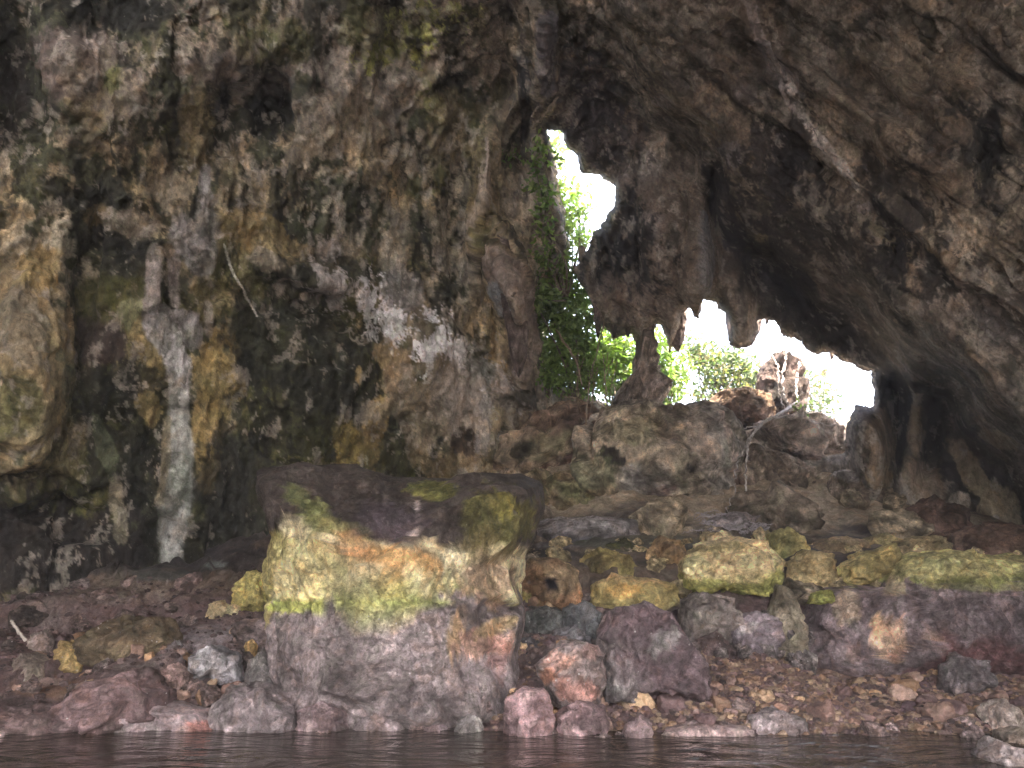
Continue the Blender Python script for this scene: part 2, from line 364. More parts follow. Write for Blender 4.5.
# right vault: brown grey, with dark patches
right = 1 - left
col = lerp(col, np.array((.25, .215, .195)), right * .75)
col = lerp(col, np.array(BROWN) * .75, sstep(0, .35, nzB) * right * .6)
col = lerp(col, np.array(BLACK) * 1.4, sstep(.2, .34, nzC + .35 * nzA) * right * .65)
col = lerp(col, np.array(LILAC) * .8, sstep(.24, .5, fbm(P * .7 + 31, 5, 66)) * right * .45)
lip_shade = np.exp(-((sd + 34) / 48) ** 2) * sstep(700, 760, px)
col = lerp(col, np.array((.016, .014, .017)), lip_shade * .95)  # shade of the overhang painted as a near-black band below the lip
m1 = fbm(P * np.array([1.5, 1.5, .95]) + 50, 6, 68, gain=.72); m2 = fbm(P * np.array([1.25, 1.25, .75]) + 70, 6, 69, gain=.72)
col = lerp(col, col * np.array((1.75, 1.7, 1.62)), sstep(.03, .14, m1) * .8)
col = lerp(col, col * np.array((.26, .28, .24)), sstep(.09, .15, m2) * (.85 - .3 * rt))
m3 = fbm(P * np.array([5, 5, 3.2]) + 90, 5, 75, gain=.75); col = lerp(col, col * .4, sstep(.12, .2, m3) * (.55 - .25 * rt))
SPL = [
 ('e', 30, 340, 46, 110, -8, (.32, .25, .15), .85), ('e', 40, 270, 28, 30, 0, (.38, .28, .13), .7), ('e', 20, 325, 28, 45, 0, (.3, .27, .22), .7), ('e', 45, 430, 40, 50, -30, (.26, .22, .13), .6), ('e', 15, 400, 22, 26, 0, (.12, .12, .05), .7),
 ('e', 30, 545, 130, 50, 0, (.022, .018, .018), .95), ('e', 98, 335, 26, 32, 0, (.05, .035, .035), .9), ('e', 120, 300, 50, 26, 0, (.1, .1, .03), .6), ('e', 64, 385, 16, 40, -15, (.14, .16, .11), .6), ('e', 110, 400, 40, 34, 0, BLACK, .8), ('e', 118, 455, 34, 44, 0, BLACK, .75),
 ('e', 132, 315, 16, 16, 0, (.27, .27, .16), .8), ('e', 148, 345, 14, 26, -20, OCHRE, .75), ('e', 148, 408, 13, 20, -25, OCHRE, .7), ('e', 118, 500, 9, 38, -8, (.33, .29, .22), .75), ('e', 105, 445, 10, 40, -12, (.2, .22, .14), .5), ('e', 122, 530, 9, 16, 0, (.3, .26, .2), .7),
 ('e', 215, 375, 30, 42, 0, (.34, .26, .12), .85), ('e', 236, 385, 13, 18, 0, OCHRE, .8), ('e', 200, 430, 14, 60, 3, (.38, .28, .12), .75), ('e', 210, 285, 14, 50, 10, (.2, .18, .09), .7), ('e', 246, 270, 10, 50, -25, (.2, .19, .1), .5),
 ('e', 260, 235, 50, 20, 22, (.33, .25, .13), .85), ('e', 300, 255, 40, 13, 18, (.32, .25, .14), .8), ('e', 265, 262, 16, 10, 15, (.34, .29, .24), .85), ('e', 325, 250, 12, 12, 0, (.36, .32, .3), .8), ('e', 308, 228, 22, 16, 0, DKGR, .9), ('e', 285, 285, 20, 8, -20, (.34, .31, .28), .7), ('e', 310, 296, 14, 8, 0, (.42, .36, .31), .8), ('e', 336, 290, 10, 14, 0, LILAC, .7),
 ('e', 290, 350, 66, 60, 0, (.03, .033, .022), .75), ('e', 300, 410, 60, 50, 0, (.026, .026, .02), .6), ('e', 234, 500, 50, 70, 0, (.028, .028, .024), .8), ('e', 340, 270, 50, 14, 10, (.025, .028, .02), .75),
 ('e', 355, 375, 5, 16, 0, OCHRE, .9), ('e', 375, 415, 14, 32, 8, (.4, .27, .12), .85), ('e', 345, 450, 15, 30, 0, (.33, .25, .09), .75), ('e', 372, 455, 12, 36, -8, (.3, .22, .1), .7), ('e', 398, 455, 22, 34, 0, (.05, .05, .02), .9), ('e', 316, 450, 20, 40, 0, (.07, .07, .025), .6), ('e', 318, 475, 12, 18, 0, (.2, .17, .07), .5),
 ('e', 230, 175, 12, 30, 5, (.24, .19, .11), .5), ('e', 195, 130, 22, 50, 0, (.24, .19, .1), .5), ('e', 120, 105, 22, 18, 0, (.24, .2, .17), .6), ('e', 130, 225, 30, 14, 10, (.3, .25, .2), .6), ('e', 95, 215, 14, 12, 0, (.32, .23, .12), .5), ('e', 170, 190, 16, 20, 0, (.3, .25, .19), .5), ('e', 70, 60, 50, 34, 20, (.17, .13, .12), .6),
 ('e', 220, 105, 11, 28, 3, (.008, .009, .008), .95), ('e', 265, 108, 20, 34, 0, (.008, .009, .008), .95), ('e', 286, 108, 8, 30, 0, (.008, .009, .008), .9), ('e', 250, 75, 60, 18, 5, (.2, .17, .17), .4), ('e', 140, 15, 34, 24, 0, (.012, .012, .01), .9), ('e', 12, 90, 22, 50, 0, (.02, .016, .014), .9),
 # calcite run with two legs
 ('e', 190, 235, 22, 20, 0, (.3, .27, .27), .9), ('l', [(207, 168), (205, 215), (200, 262)], [6, 13, 13], (.3, .28, .28), .9), ('l', [(154, 250), (150, 310)], 7, (.33, .29, .28), .95), ('l', [(172, 248), (173, 305)], [7, 6], (.32, .28, .27), .95), ('e', 163, 252, 11, 8, 0, (.36, .27, .2), .8),
 ('e', 172, 318, 27, 14, 10, (.25, .23, .24), .95), ('l', [(155, 325), (168, 345), (178, 375), (176, 400)], [11, 16, 12, 9], (.55, .53, .56), .9), ('e', 190, 335, 14, 20, 0, (.36, .34, .35), .7), ('l', [(176, 395), (176, 440), (174, 495), (168, 575)], [9, 10, 11, 11], (.42, .42, .41), .95), ('l', [(166, 420), (163, 500)], 4, (.4, .33, .24), .7), ('l', [(182, 430), (180, 500)], 3, (.3, .32, .3), .6),
 ('l', [(222, 245), (232, 272), (243, 295), (256, 318)], [.8, 1.7, 1.1, .8], (.7, .67, .64), .85),  ('l', [(205, 305), (207, 335)], 4, (.38, .33, .3), .7),
 # sugar-white calcite on the flowstone
 ('k', 378, 312, 24, 34, -30, (.72, .69, .73), .9), ('e', 400, 290, 22, 22, 0, (.38, .35, .35), .6), ('k', 428, 350, 50, 22, 36, (.86, .83, .88), .97), ('k', 470, 385, 30, 40, 20, (.55, .52, .52), .7), ('k', 335, 285, 26, 24, 0, (.5, .46, .45), .7), ('e', 480, 375, 12, 22, -25, (.5, .47, .47), .6), ('e', 430, 410, 60, 50, 20, (.3, .24, .18), .7), ('e', 465, 400, 36, 44, 20, (.33, .28, .25), .65), ('e', 450, 470, 40, 22, 0, (.31, .23, .14), .8), ('e', 465, 440, 16, 14, 20, (.06, .04, .03), .9), ('e', 390, 360, 26, 14, 30, (.4, .28, .16), .6), ('e', 485, 420, 9, 36, 5, (.4, .37, .37), .6),
 # centre hanging roots and drapery
 ('l', [(552, 104), (543, 118), (535, 126)], 5, (.42, .36, .24), .6), ('l', [(486, 160), (484, 195), (474, 228)], [2.5, 3.5, 2], (.5, .42, .34), .8), ('l', [(486, 250), (505, 275), (520, 310), (528, 340), (520, 370)], [6, 9, 11, 11, 6], (.3, .24, .22), .7), ('l', [(500, 285), (508, 310)], 5, (.42, .46, .5), .7), ('e', 514, 355, 12, 14, 0, (.05, .04, .035), .6),
 ('k', 425, 26, 34, 26, -40, (.36, .37, .13), .85), ('k', 395, 50, 40, 12, -15, (.36, .36, .12), .8), ('e', 375, 30, 40, 30, 0, (.14, .14, .05), .5), ('e', 430, 100, 16, 10, 0, (.2, .2, .07), .5), ('e', 455, 110, 30, 26, 0, (.17, .15, .07), .4), ('l', [(425, 85), (428, 108)], 5, (.26, .26, .1), .6), ('e', 290, 45, 26, 22, 20, (.1, .1, .03), .6),
 ('e', 500, 390, 14, 26, -20, (.3, .24, .2), .6), ('e', 515, 400, 24, 12, 0, (.03, .03, .025), .7),
 ('e', 545, 60, 9, 60, 0, (.12, .11, .13), .8), ('e', 525, 90, 8, 50, 0, (.035, .035, .045), .8), ('e', 590, 110, 40, 50, 0, (.06, .05, .06), .6),
 # rock beside the tall opening, its lit rim painted in pale
 ('e', 575, 235, 9, 50, 0, (.36, .31, .26), .8), ('e', 553, 190, 6, 60, 0, (.32, .25, .18), .5),
 # curtain
 ('e', 660, 250, 70, 90, 0, (.14, .105, .085), .6), ('e', 622, 258, 8, 26, 0, BLACK, .9), ('e', 605, 232, 14, 22, 0, BLACK, .8), ('e', 635, 235, 10, 40, 0, BLACK, .6), ('l', [(700, 215), (703, 260), (703, 290)], [3, 6, 4], (.3, .3, .33), .7), ('l', [(686, 230), (684, 270)], 3, (.26, .2, .16), .6), ('e', 650, 300, 40, 26, 0, (.2, .15, .12), .5), ('e', 672, 240, 10, 12, 0, (.02, .02, .02), .7),
 ('e', 722, 200, 14, 60, -20, (.03, .028, .035), .85), ('e', 785, 160, 18, 40, 5, (.045, .03, .035), .8), ('e', 735, 150, 12, 8, 30, LILAC, .5),  # first dark streak paints the shade where the overhang begins
 # vein on the vault
 ('l', [(748, -5), (756, 30), (772, 66), (790, 82)], [7, 5, 8, 9], (.48, .42, .42), .85), ('l', [(786, 78), (797, 108), (820, 140), (845, 170), (857, 186)], [3.5, 4, 5, 5, 4], (.68, .62, .6), .95), ('l', [(775, 70), (785, 100), (795, 112)], 2, (.45, .4, .4), .8), ('e', 862, 208, 8, 8, 0, (.45, .4, .4), .8), ('e', 738, 158, 7, 7, 0, (.4, .36, .38), .7), ('e', 664, 100, 10, 7, 0, (.34, .3, .32), .6), ('e', 745, 95, 14, 9, 30, (.3, .26, .27), .5),
 ('e', 905, 60, 60, 40, 0, (.2, .165, .125), .5), ('e', 960, 40, 40, 40, 0, (.2, .16, .12), .4), ('e', 985, 150, 16, 34, 0, BLACK, .7), ('e', 930, 30, 9, 30, 0, BLACK, .7), ('e', 870, 30, 20, 14, 0, BLACK, .6), ('e', 900, 200, 40, 26, 30, (.045, .035, .03), .5), ('e', 935, 150, 10, 18, 0, (.05, .04, .04), .6), ('e', 800, 235, 40, 22, 15, (.04, .035, .035), .6), ('e', 765, 232, 8, 7, 0, (.26, .22, .12), .8),
 ('e', 950, 300, 30, 34, 40, (.25, .2, .17), .6), ('e', 990, 350, 34, 12, 40, (.34, .29, .25), .7), ('e', 890, 240, 40, 5, 35, (.25, .22, .13), .5), ('e', 940, 280, 30, 9, 45, (.36, .31, .27), .6), ('e', 1000, 440, 18, 6, 25, (.3, .25, .18), .8), ('e', 1015, 280, 20, 60, 0, (.2, .16, .12), .5), ('e', 1005, 60, 24, 40, 0, (.07, .06, .05), .5),
 ('k', 785, 160, 40, 60, 5, (.035, .03, .033), .85), ('k', 900, 215, 70, 50, 30, (.04, .035, .033), .8), ('k', 985, 150, 30, 50, 0, (.03, .028, .028), .85), ('k', 850, 240, 90, 34, 20, (.035, .03, .03), .8), ('k', 620, 245, 40, 50, 0, (.02, .019, .024), .85), ('k', 590, 130, 50, 60, 0, (.04, .035, .045), .7), ('k', 1000, 300, 40, 50, 30, (.05, .04, .035), .7), ('k', 720, 60, 60, 60, 0, (.08, .065, .06), .6),
 # lower right columns
 ('e', 916, 430, 8, 34, 0, (.36, .28, .2), .8), ('e', 902, 440, 6, 34, 4, (.02, .018, .02), .85), ('e', 936, 430, 12, 40, -18, (.03, .022, .022), .85), ('e', 955, 475, 22, 16, 35, (.015, .013, .013), .9), ('e', 970, 470, 12, 44, -35, (.3, .24, .17), .7), ('e', 1000, 505, 22, 26, -30, (.32, .27, .19), .7), ('e', 962, 518, 26, 10, 10, (.015, .013, .013), .9), ('e', 960, 500, 10, 8, 0, (.4, .35, .3), .8), ('e', 922, 480, 20, 20, 0, (.28, .21, .16), .7), ('e', 880, 440, 16, 40, 0, (.26, .19, .14), .7), ('e', 878, 475, 14, 14, 0, (.3, .22, .14), .6), ('e', 864, 405, 9, 26, 0, (.13, .1, .1), .7), ('e', 996, 522, 5, 6, 0, (.4, .37, .36), .9), ('e', 900, 525, 60, 20, 0, (.09, .06, .05), .8), ('e', 980, 540, 50, 16, 0, (.1, .07, .055), .8),
]
col = paint(col, P, px, py, SPL, nzA)
col = lerp(col, col * np.array((.4, .42, .36)), sstep(.12, .2, m2) * .7 * left)
col *= np.clip(1.1 + .85 * nzF, .35, 2.)[:, None]
pale = sstep(.2, .3, fbm(P * np.array([3.5, 3.5, 2]) + 20, 5, 76, gain=.7)); col = lerp(col, np.array((.42, .37, .33)), pale * .55)

idx = np.arange(len(px)).reshape(shp)
Q = np.stack([idx[:-1, :-1], idx[1:, :-1], idx[1:, 1:], idx[:-1, 1:]], -1).reshape(-1, 4)
kf = keepv[Q].all(1) & ~((np.abs(f[Q]) < cell).all(1) & (f[Q].mean(1) < -.3)); Q = Q[kf]
cen = (px[Q].mean(1), py[Q].mean(1)); sdq = sd[Q].mean(1)
regions = {'w1': (cen[0] < 545) & (cen[1] > 60 - .12 * (545 - cen[0])), }
regions['w2'] = (~regions['w1']) & (sdq <= 20) & (cen[0] > 700) & (cen[1] > 250)
regions['c'] = ~(regions['w1'] | regions['w2'])
for key, nm, lb in (('w1', 'cave_wall', 'mottled black and ochre limestone wall with white calcite runs on the left'), ('w2', 'cave_wall', 'fluted brown rock wall below the overhang on the right'), ('c', 'cave_ceiling', 'dark brown limestone vault with a pale vein above the openings')):
    Fq = Q[regions[key]]; mt_ = M_CEIL if key == 'c' else M_SHELL; u, invx = np.unique(Fq, return_inverse=True)
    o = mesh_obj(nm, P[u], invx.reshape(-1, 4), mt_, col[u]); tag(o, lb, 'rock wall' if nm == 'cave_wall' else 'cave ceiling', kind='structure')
del Q, q, S, warp, lay

# unseen visor added over and behind the viewpoint to darken the upper cave
rx = np.linspace(-19, 22, 90); ry = np.linspace(3.5, -7.5, 40); RX, RY = np.meshgrid(rx, ry); V = np.stack([RX.ravel(), RY.ravel(), np.zeros(RX.size)], -1)
fr, _ = facets(V * .5, 77); V[:, 2] = 15. + .5 * (V[:, 1] - 3.5) * .95 - .028 * (V[:, 0] - 1) ** 2 + .9 * fr + .9 * fbm(V * .4, 4, 78)
ii = np.arange(RX.size).reshape(RX.shape); Fq = np.stack([ii[:-1, :-1], ii[:-1, 1:], ii[1:, 1:], ii[1:, :-1]], -1).reshape(-1, 4)
tag(mesh_obj('cave_ceiling', V, Fq, M_SHELL, np.tile(np.array((.17, .14, .12)), (len(V), 1))), 'added rocky visor over the cave mouth, blocking skylight', 'cave ceiling', kind='structure')
# ------------------------------------------------------------------ ground and water
fx = np.concatenate([-np.geomspace(16, 120, 20)[::-1], np.linspace(-15.9, 17.9, 560), np.geomspace(18, 120, 20)])
fy = np.concatenate([np.linspace(-120, 6, 10), np.linspace(6.4, 20, 320), np.geomspace(20.2, 120, 30)])
XX, YY = np.meshgrid(fx, fy); x = XX.ravel(); y = YY.ravel(); z = floor_full(x, y)
VP = np.stack([x, y, z], -1); fpx, fpy = to_px(VP)
n1 = fbm(VP * 1.3, 4, 301); n2 = fbm(VP * np.array([.5, .5, 2]), 4, 302)
c = np.tile(np.array(DPURP) * 1.2, (len(x), 1)); c = lerp(c, np.array(PURP) * .8, sstep(-.1, .4, n1) * .7)
zz = z + .15 * n1
c = lerp(c, np.array((.11, .085, .07)), sstep(1.2, 1.6, zz)); c = lerp(c, np.array((.3, .24, .18)), sstep(2., 2.7, zz) * sstep(-1, 1, x)); c = lerp(c, np.array((.045, .04, .045)), sstep(0, .3, n2) * sstep(1.1, 1.4, zz) * .8)
c = lerp(c, np.array((.26, .17, .13)), sstep(1.5, 3, x) * sstep(1., .6, z) * .5)
c = paint(c, VP, fpx, fpy, [('e', 90, 560, 200, 16, 0, (.035, .03, .033), .8), ('e', 195, 640, 45, 14, -12, (.3, .27, .29), .5), ('e', 245, 635, 20, 12, 0, (.26, .23, .25), .5), ('e', 150, 575, 40, 10, 0, (.05, .055, .055), .7), ('e', 215, 565, 12, 4, 0, (.2, .23, .22), .6), ('e', 560, 535, 60, 12, 0, (.16, .145, .15), .7), ('e', 640, 540, 60, 10, 0, (.06, .065, .05), .7), ('e', 80, 690, 60, 8, 0, (.2, .11, .06), .5)], n1)
idx = np.arange(len(x)).reshape(XX.shape); Q = np.stack([idx[:-1, :-1], idx[:-1, 1:], idx[1:, 1:], idx[1:, :-1]], -1).reshape(-1, 4)
tag(mesh_obj('ground', VP, Q, M_FLOOR, c), kind='structure')

def water():
    m, nt, bs = new_mat('dark cave water'); L = nt.links.new
    bs.inputs['Base Color'].default_value = (.034, .026, .02, 1); bs.inputs['Roughness'].default_value = .05; bs.inputs['IOR'].default_value = 1.33
    geo = N(nt, 'ShaderNodeNewGeometry'); mp = N(nt, 'ShaderNodeMapping'); L(geo.outputs['Position'], mp.inputs[0]); mp.inputs['Scale'].default_value = (1., 1.7, 1)
    a = N(nt, 'ShaderNodeTexNoise', i_Scale=1.5, i_Detail=4., i_Roughness=.5, i_Distortion=1.2); L(mp.outputs[0], a.inputs['Vector'])
    b = N(nt, 'ShaderNodeTexNoise', i_Scale=.5, i_Detail=2.); L(geo.outputs['Position'], b.inputs['Vector'])
    bp = N(nt, 'ShaderNodeBump', i_Strength=1., i_Distance=.06); L(mathn(nt, 'ADD', a.outputs[0], b.outputs[0]), bp.inputs['Height']); L(bp.outputs[0], bs.inputs['Normal'])
    return m
V = [(-120, -120, 0), (120, -120, 0), (120, 30, 0), (-120, 30, 0)]
tag(mesh_obj('water', V, [(0, 1, 2, 3)], water()), kind='structure')

# ------------------------------------------------------------------ rocks
_ico = {}
def ico(sub):
    if sub not in _ico:
        import bmesh
        bm = bmesh.new(); bmesh.ops.create_icosphere(bm, subdivisions=sub, radius=1)
        V = np.array([v.co[:] for v in bm.verts]); V /= np.linalg.norm(V, axis=1)[:, None]
        _ico[sub] = (V, np.array([[v.index for v in fc.verts] for fc in bm.faces])); bm.free()
    return _ico[sub]
def tide(P, top, low=PURP, band=GRN, z0=1.3, z1=1.62, s=0):
    n = fbm(P * 1.6, 5, 400 + s, gain=.65); z = P[:, 2] + .26 * n + .1 * fbm(P * 11, 4, 405 + s, gain=.7)
    c = lerp(np.array(low) * .75, np.array(low) * 1.3, sstep(-.4, .5, fbm(P * 2.7, 3, 410 + s)))
    c = lerp(c, np.array(band), sstep(z0 - .04, z0 + .04, z)); return lerp(c, np.array(top), sstep(z1 - .06, z1 + .1, z))
def blob(outline, Y, depth, seed, a=.62, rough=1., sub=6, sink=True, big=1.):
    """a rock with its own outline in elevation, real depth and fractured relief"""
    poly = at_y(np.array([p[0] for p in outline]), np.array([p[1] for p in outline]), Y)
    c = np.array([(poly[:, 0].min() + poly[:, 0].max()) / 2, Y, (poly[:, 2].min() + poly[:, 2].max()) / 2])
    ring = []
    for k in range(len(poly)):
        p, q_ = poly[k], poly[(k + 1) % len(poly)]
        for tt in np.linspace(0, 1, 10, endpoint=False): ring.append(p + (q_ - p) * tt)
    ring = np.array(ring) - c; th = np.arctan2(ring[:, 2], ring[:, 0]); r = np.hypot(ring[:, 0], ring[:, 2]); o = np.argsort(th); th, r = th[o], r[o]
    V, Fc = ico(sub); ang = np.arctan2(V[:, 2], V[:, 0]); R = np.interp(ang, th, r, period=2 * math.pi)
    rho = np.hypot(V[:, 0], V[:, 2]) ** a
    P = np.stack([np.cos(ang) * R * rho, np.sign(V[:, 1]) * np.abs(V[:, 1]) ** .75 * depth / 2, np.sin(ang) * R * rho], -1)
    tp = 1 - .9 * depth / 2 / Y * np.clip(-V[:, 1], 0, 1) ** .5; P[:, 0] *= tp; P[:, 2] *= tp
    size = float(min(r.mean() * 2, depth * 1.3))
    nrm = P / (np.linalg.norm(P, axis=1)[:, None] + 1e-9)
    W = P + c; w = np.stack([fbm(W * 1.5 / size, 2, seed), fbm(W * 1.5 / size, 2, seed + 1), fbm(W * 1.5 / size, 2, seed + 2)], -1) * .3
    fa, _ = facets((W / size + w) * 2.1, seed); fb, _ = facets((W / size + w) * 5.5, seed + 7)
    off = rough * size * (.07 * big * fbm(W / size * 1.7, 2, seed + 5) + .16 * big * fa + .07 * fb + .035 * fbm(W / size * 6, 5, seed + 6, gain=.6))
    fcc, _ = facets((W + .1 * w) * 7., seed + 9); off = off + .022 * fcc + .016 * fbm(W * 9., 4, seed + 11, gain=.65) + .03 * fbm(W * 3., 3, seed + 12, ridged=True)
    edge = np.abs(V[:, 1]) ** .5 * .7 + .3
    P = P + nrm * (off * edge)[:, None] + np.array([0, -1, 0]) * (off * .5 * (V[:, 1] < 0) * np.abs(V[:, 1]))[:, None] + c
    if sink:
        zf = float(floor_h(np.array([c[0]]), np.array([Y]))[0]) - .12; zm = P[:, 2].min()
        if zm > zf: b = P[:, 2] < c[2]; P[b, 2] = c[2] - (c[2] - P[b, 2]) * (c[2] - zf) / (c[2] - zm)
    return P, Fc
def rock(name, cat, label, outline, Y, depth, seed, colfn, splats=(), mat=None, group=None, **kw):
    P, Fc = blob(outline, Y, depth, seed, **kw)
    cc = colfn(P); qx, qy = to_px(P)
    cc = paint(cc, P, qx, qy, splats, fbm(P * 3., 5, seed + 50, gain=.65) + .5 * fbm(P * 9, 4, seed + 53, gain=.7)); cc = mottle(cc, P, 1. if mat is M_BACK else .6)
    V, o = recenter(P); ob = mesh_obj(name, V, Fc, mat or M_ROCK, cc); ob.location = o
    return tag(ob, label, cat, group)
def flat(colr, s=0, v=.35, alt=None):
    def fn(P):
        c = lerp(np.array(colr) * (1 - v), np.array(colr) * (1 + v), sstep(-.4, .4, fbm(P * 1.8, 4, 500 + s)))
        if alt is not None: c = lerp(c, np.array(alt), sstep(.0, .35, fbm(P * 1.1 + 5, 4, 520 + s)))
        return c
    return fn
def tdn(top, low=PURP, band=GRN, z0=1.3, z1=1.62, s=0): return lambda P: tide(P, top, low, band, z0, z1, s)

# the great undercut boulder
rock('boulder', 'boulder', 'huge boulder with a flat dark top, yellow middle band and purple-grey foot at the water', 
     [(261, 468), (300, 466), (345, 466), (385, 474), (402, 474), (425, 477), (450, 477), (480, 472), (516, 474), (538, 486), (543, 512), (534, 540), (523, 556), (519, 585), (521, 612), (521, 650), (529, 690), (527, 745), (400, 752), (300, 752), (290, 700), (276, 655), (273, 600), (268, 575), (274, 535), (272, 500)],
     10.3, 3.0, 3, tdn(CREAM, low=(.22, .18, .185), z0=1.4, z1=1.43),
     [('p', [(240, 440), (560, 440), (560, 560), (500, 545), (460, 552), (430, 545), (395, 548), (330, 532), (290, 520), (262, 560)], (.035, .026, .028), .97, 5), ('e', 315, 515, 22, 18, 20, (.14, .15, .06), .85), ('e', 345, 530, 30, 12, 20, (.3, .27, .12), .7), ('e', 300, 500, 20, 10, 40, (.09, .1, .04), .8),
      ('e', 500, 520, 36, 34, 0, (.1, .09, .03), .8), ('e', 430, 490, 24, 9, 0, (.12, .12, .035), .8), ('e', 508, 505, 12, 16, 0, (.2, .17, .05), .7), ('e', 302, 572, 34, 36, -20, (.78, .64, .33), .95), ('e', 405, 560, 56, 12, 8, (.52, .29, .12), .85), ('e', 350, 545, 24, 16, 20, (.42, .24, .13), .7), ('e', 400, 585, 58, 13, 0, (.75, .63, .34), .95),
      ('e', 490, 580, 32, 26, 0, (.3, .2, .15), .75), ('e', 490, 548, 40, 16, 0, (.16, .13, .06), .6), ('e', 345, 585, 14, 14, 0, (.35, .33, .2), .7), ('l', [(262, 620), (262, 590), (275, 540)], [9, 10, 9], (.3, .26, .1), .8), ('e', 300, 606, 34, 6, 0, (.33, .37, .1), .8), ('e', 385, 602, 60, 5, 0, (.36, .38, .12), .7),
      ('l', [(417, 502), (418, 525), (411, 541)], [2, 2, 3], (.3, .25, .24), .8), ('e', 457, 635, 11, 26, 12, (.55, .35, .22), .9), ('e', 478, 643, 32, 17, 0, (.5, .3, .25), .9), ('e', 495, 660, 14, 20, 0, (.38, .17, .15), .4), ('e', 492, 628, 24, 7, -20, (.5, .36, .2), .7), ('e', 467, 617, 8, 16, 0, (.14, .12, .12), .8), ('e', 480, 672, 26, 10, 0, (.2, .16, .17), .8), ('e', 385, 520, 40, 20, 0, (.06, .045, .06), .6)],
     sub=7, a=.36, rough=.95, big=.25)
def R_(outline, label, seed, colfn, splats=(), dep=1., Y=None, name='rock', cat='rock', mat=None, a=.6, rough=1., sub=5, sink=True, dy=0, group=None):
    if Y is None:
        bx = sum(p[0] for p in outline) / len(outline); by = max(p[1] for p in outline); Y = ground_hit(bx, by) + dy
    w = (max(p[0] for p in outline) - min(p[0] for p in outline)) / F * Y
    return rock(name, cat, label, outline, Y + .15 * w, max(.12, dep * w), seed, colfn, splats, mat, group, a=a, rough=rough, sub=sub, sink=sink)

YTOP = (.6, .46, .27)
R_([(779, 668), (788, 630), (800, 603), (818, 588), (850, 584), (880, 588), (893, 566), (915, 552), (950, 549), (1000, 556), (1060, 552), (1100, 600), (1110, 700), (1000, 690), (960, 668), (925, 690), (880, 686), (840, 680)],
   'long purple-grey rock ledge with a mossy yellow top and a torn pink scar', 21, tdn((.48, .42, .2), low=(.2, .155, .165), band=(.27, .27, .11), z0=1.6, z1=1.68), 
   [('e', 888, 640, 17, 24, -10, (.58, .38, .28), .95), ('e', 878, 625, 6, 14, 0, (.55, .36, .24), .9), ('e', 895, 655, 9, 6, 0, (.25, .1, .09), .5), ('e', 850, 605, 14, 18, 10, (.33, .26, .2), .8), ('e', 895, 585, 12, 12, 0, (.5, .4, .28), .8), ('e', 930, 640, 5, 5, 0, (.5, .33, .26), .8), ('e', 855, 655, 8, 12, 0, (.3, .19, .17), .6), ('e', 1000, 660, 70, 18, 12, (.12, .05, .05), .8), ('e', 930, 668, 40, 9, -20, (.12, .05, .05), .7), ('e', 990, 585, 60, 8, 0, (.24, .24, .09), .6), ('e', 925, 568, 34, 12, -10, (.55, .48, .25), .8)],
   dep=.3, Y=11., sub=7, name='rock_ledge', cat='rock ledge', a=.42, rough=.42)
R_([(602, 700), (598, 640), (608, 612), (640, 604), (668, 612), (690, 645), (708, 675), (700, 702)], 'big grey angular boulder left of the gravel slope', 22, flat((.19, .165, .17), 1, alt=(.14, .1, .11)), [('e', 665, 640, 18, 14, 0, (.33, .3, .3), .6), ('e', 635, 618, 34, 12, 0, (.13, .09, .1), .8)], name='boulder', cat='boulder', dep=.8, sub=6)
R_([(536, 665), (550, 652), (577, 641), (598, 645), (606, 668), (600, 700), (575, 712), (552, 700)], 'pink and red stained boulder just above the waterline', 23, flat((.33, .26, .26), 2), [('e', 575, 690, 26, 14, 10, (.42, .22, .19), .8), ('e', 560, 660, 16, 9, 0, (.5, .3, .26), .7), ('e', 590, 652, 9, 9, 0, (.5, .3, .27), .6), ('e', 548, 678, 8, 8, 0, (.5, .2, .12), .6)], name='boulder', cat='boulder', dep=.8)
R_([(673, 590), (678, 560), (700, 546), (735, 539), (765, 545), (782, 562), (778, 585), (760, 598), (720, 594), (690, 597)], 'large flat-topped yellow boulder, biggest in the row of yellow rocks', 24, tdn(YTOP, band=(.34, .32, .12), z0=1.2, z1=1.72, s=2), [('e', 725, 572, 40, 10, 4, (.66, .5, .28), .7), ('e', 730, 590, 55, 6, 0, (.32, .32, .11), .6), ('e', 720, 548, 40, 5, -3, (.22, .2, .08), .5)], Y=11.7, name='boulder', cat='boulder', dep=.7, sub=6, a=.5, rough=.8)
R_([(516, 618), (516, 570), (530, 558), (558, 558), (578, 572), (582, 618)], 'orange-brown block with a small square pit painted dark', 25, flat((.34, .2, .12), 3, alt=(.28, .2, .13)), [('p', [(546, 579), (557, 579), (558, 590), (547, 590)], (.02, .018, .03), 1., 1.2), ('e', 525, 600, 14, 10, 0, (.34, .32, .12), .6)], Y=11.6, dep=.8, a=.45, rough=.6, sub=6)  # the square pit is only near-black colour
R_([(588, 606), (592, 585), (612, 575), (650, 578), (676, 584), (680, 608), (640, 616)], 'long yellow-orange rock below the folded brown one', 26, tdn((.45, .32, .17), band=(.32, .26, .12), z0=1.2, z1=1.6), [('e', 625, 590, 22, 7, 0, (.6, .38, .15), .6)], Y=11.3, dep=.6)
R_([(578, 582), (580, 560), (600, 550), (630, 556), (640, 572), (625, 586)], 'knobbly yellow rock left of the folded brown one', 27, flat((.42, .33, .14), 4, alt=(.1, .08, .04)), (), Y=12.1, dep=.8)
R_([(640, 582), (646, 552), (660, 537), (676, 540), (684, 556), (672, 582)], 'folded brown rock leaning behind the yellow boulders', 28, flat((.3, .2, .11), 5, alt=(.12, .08, .05)), (), Y=12.3, dep=.8, rough=1.4)
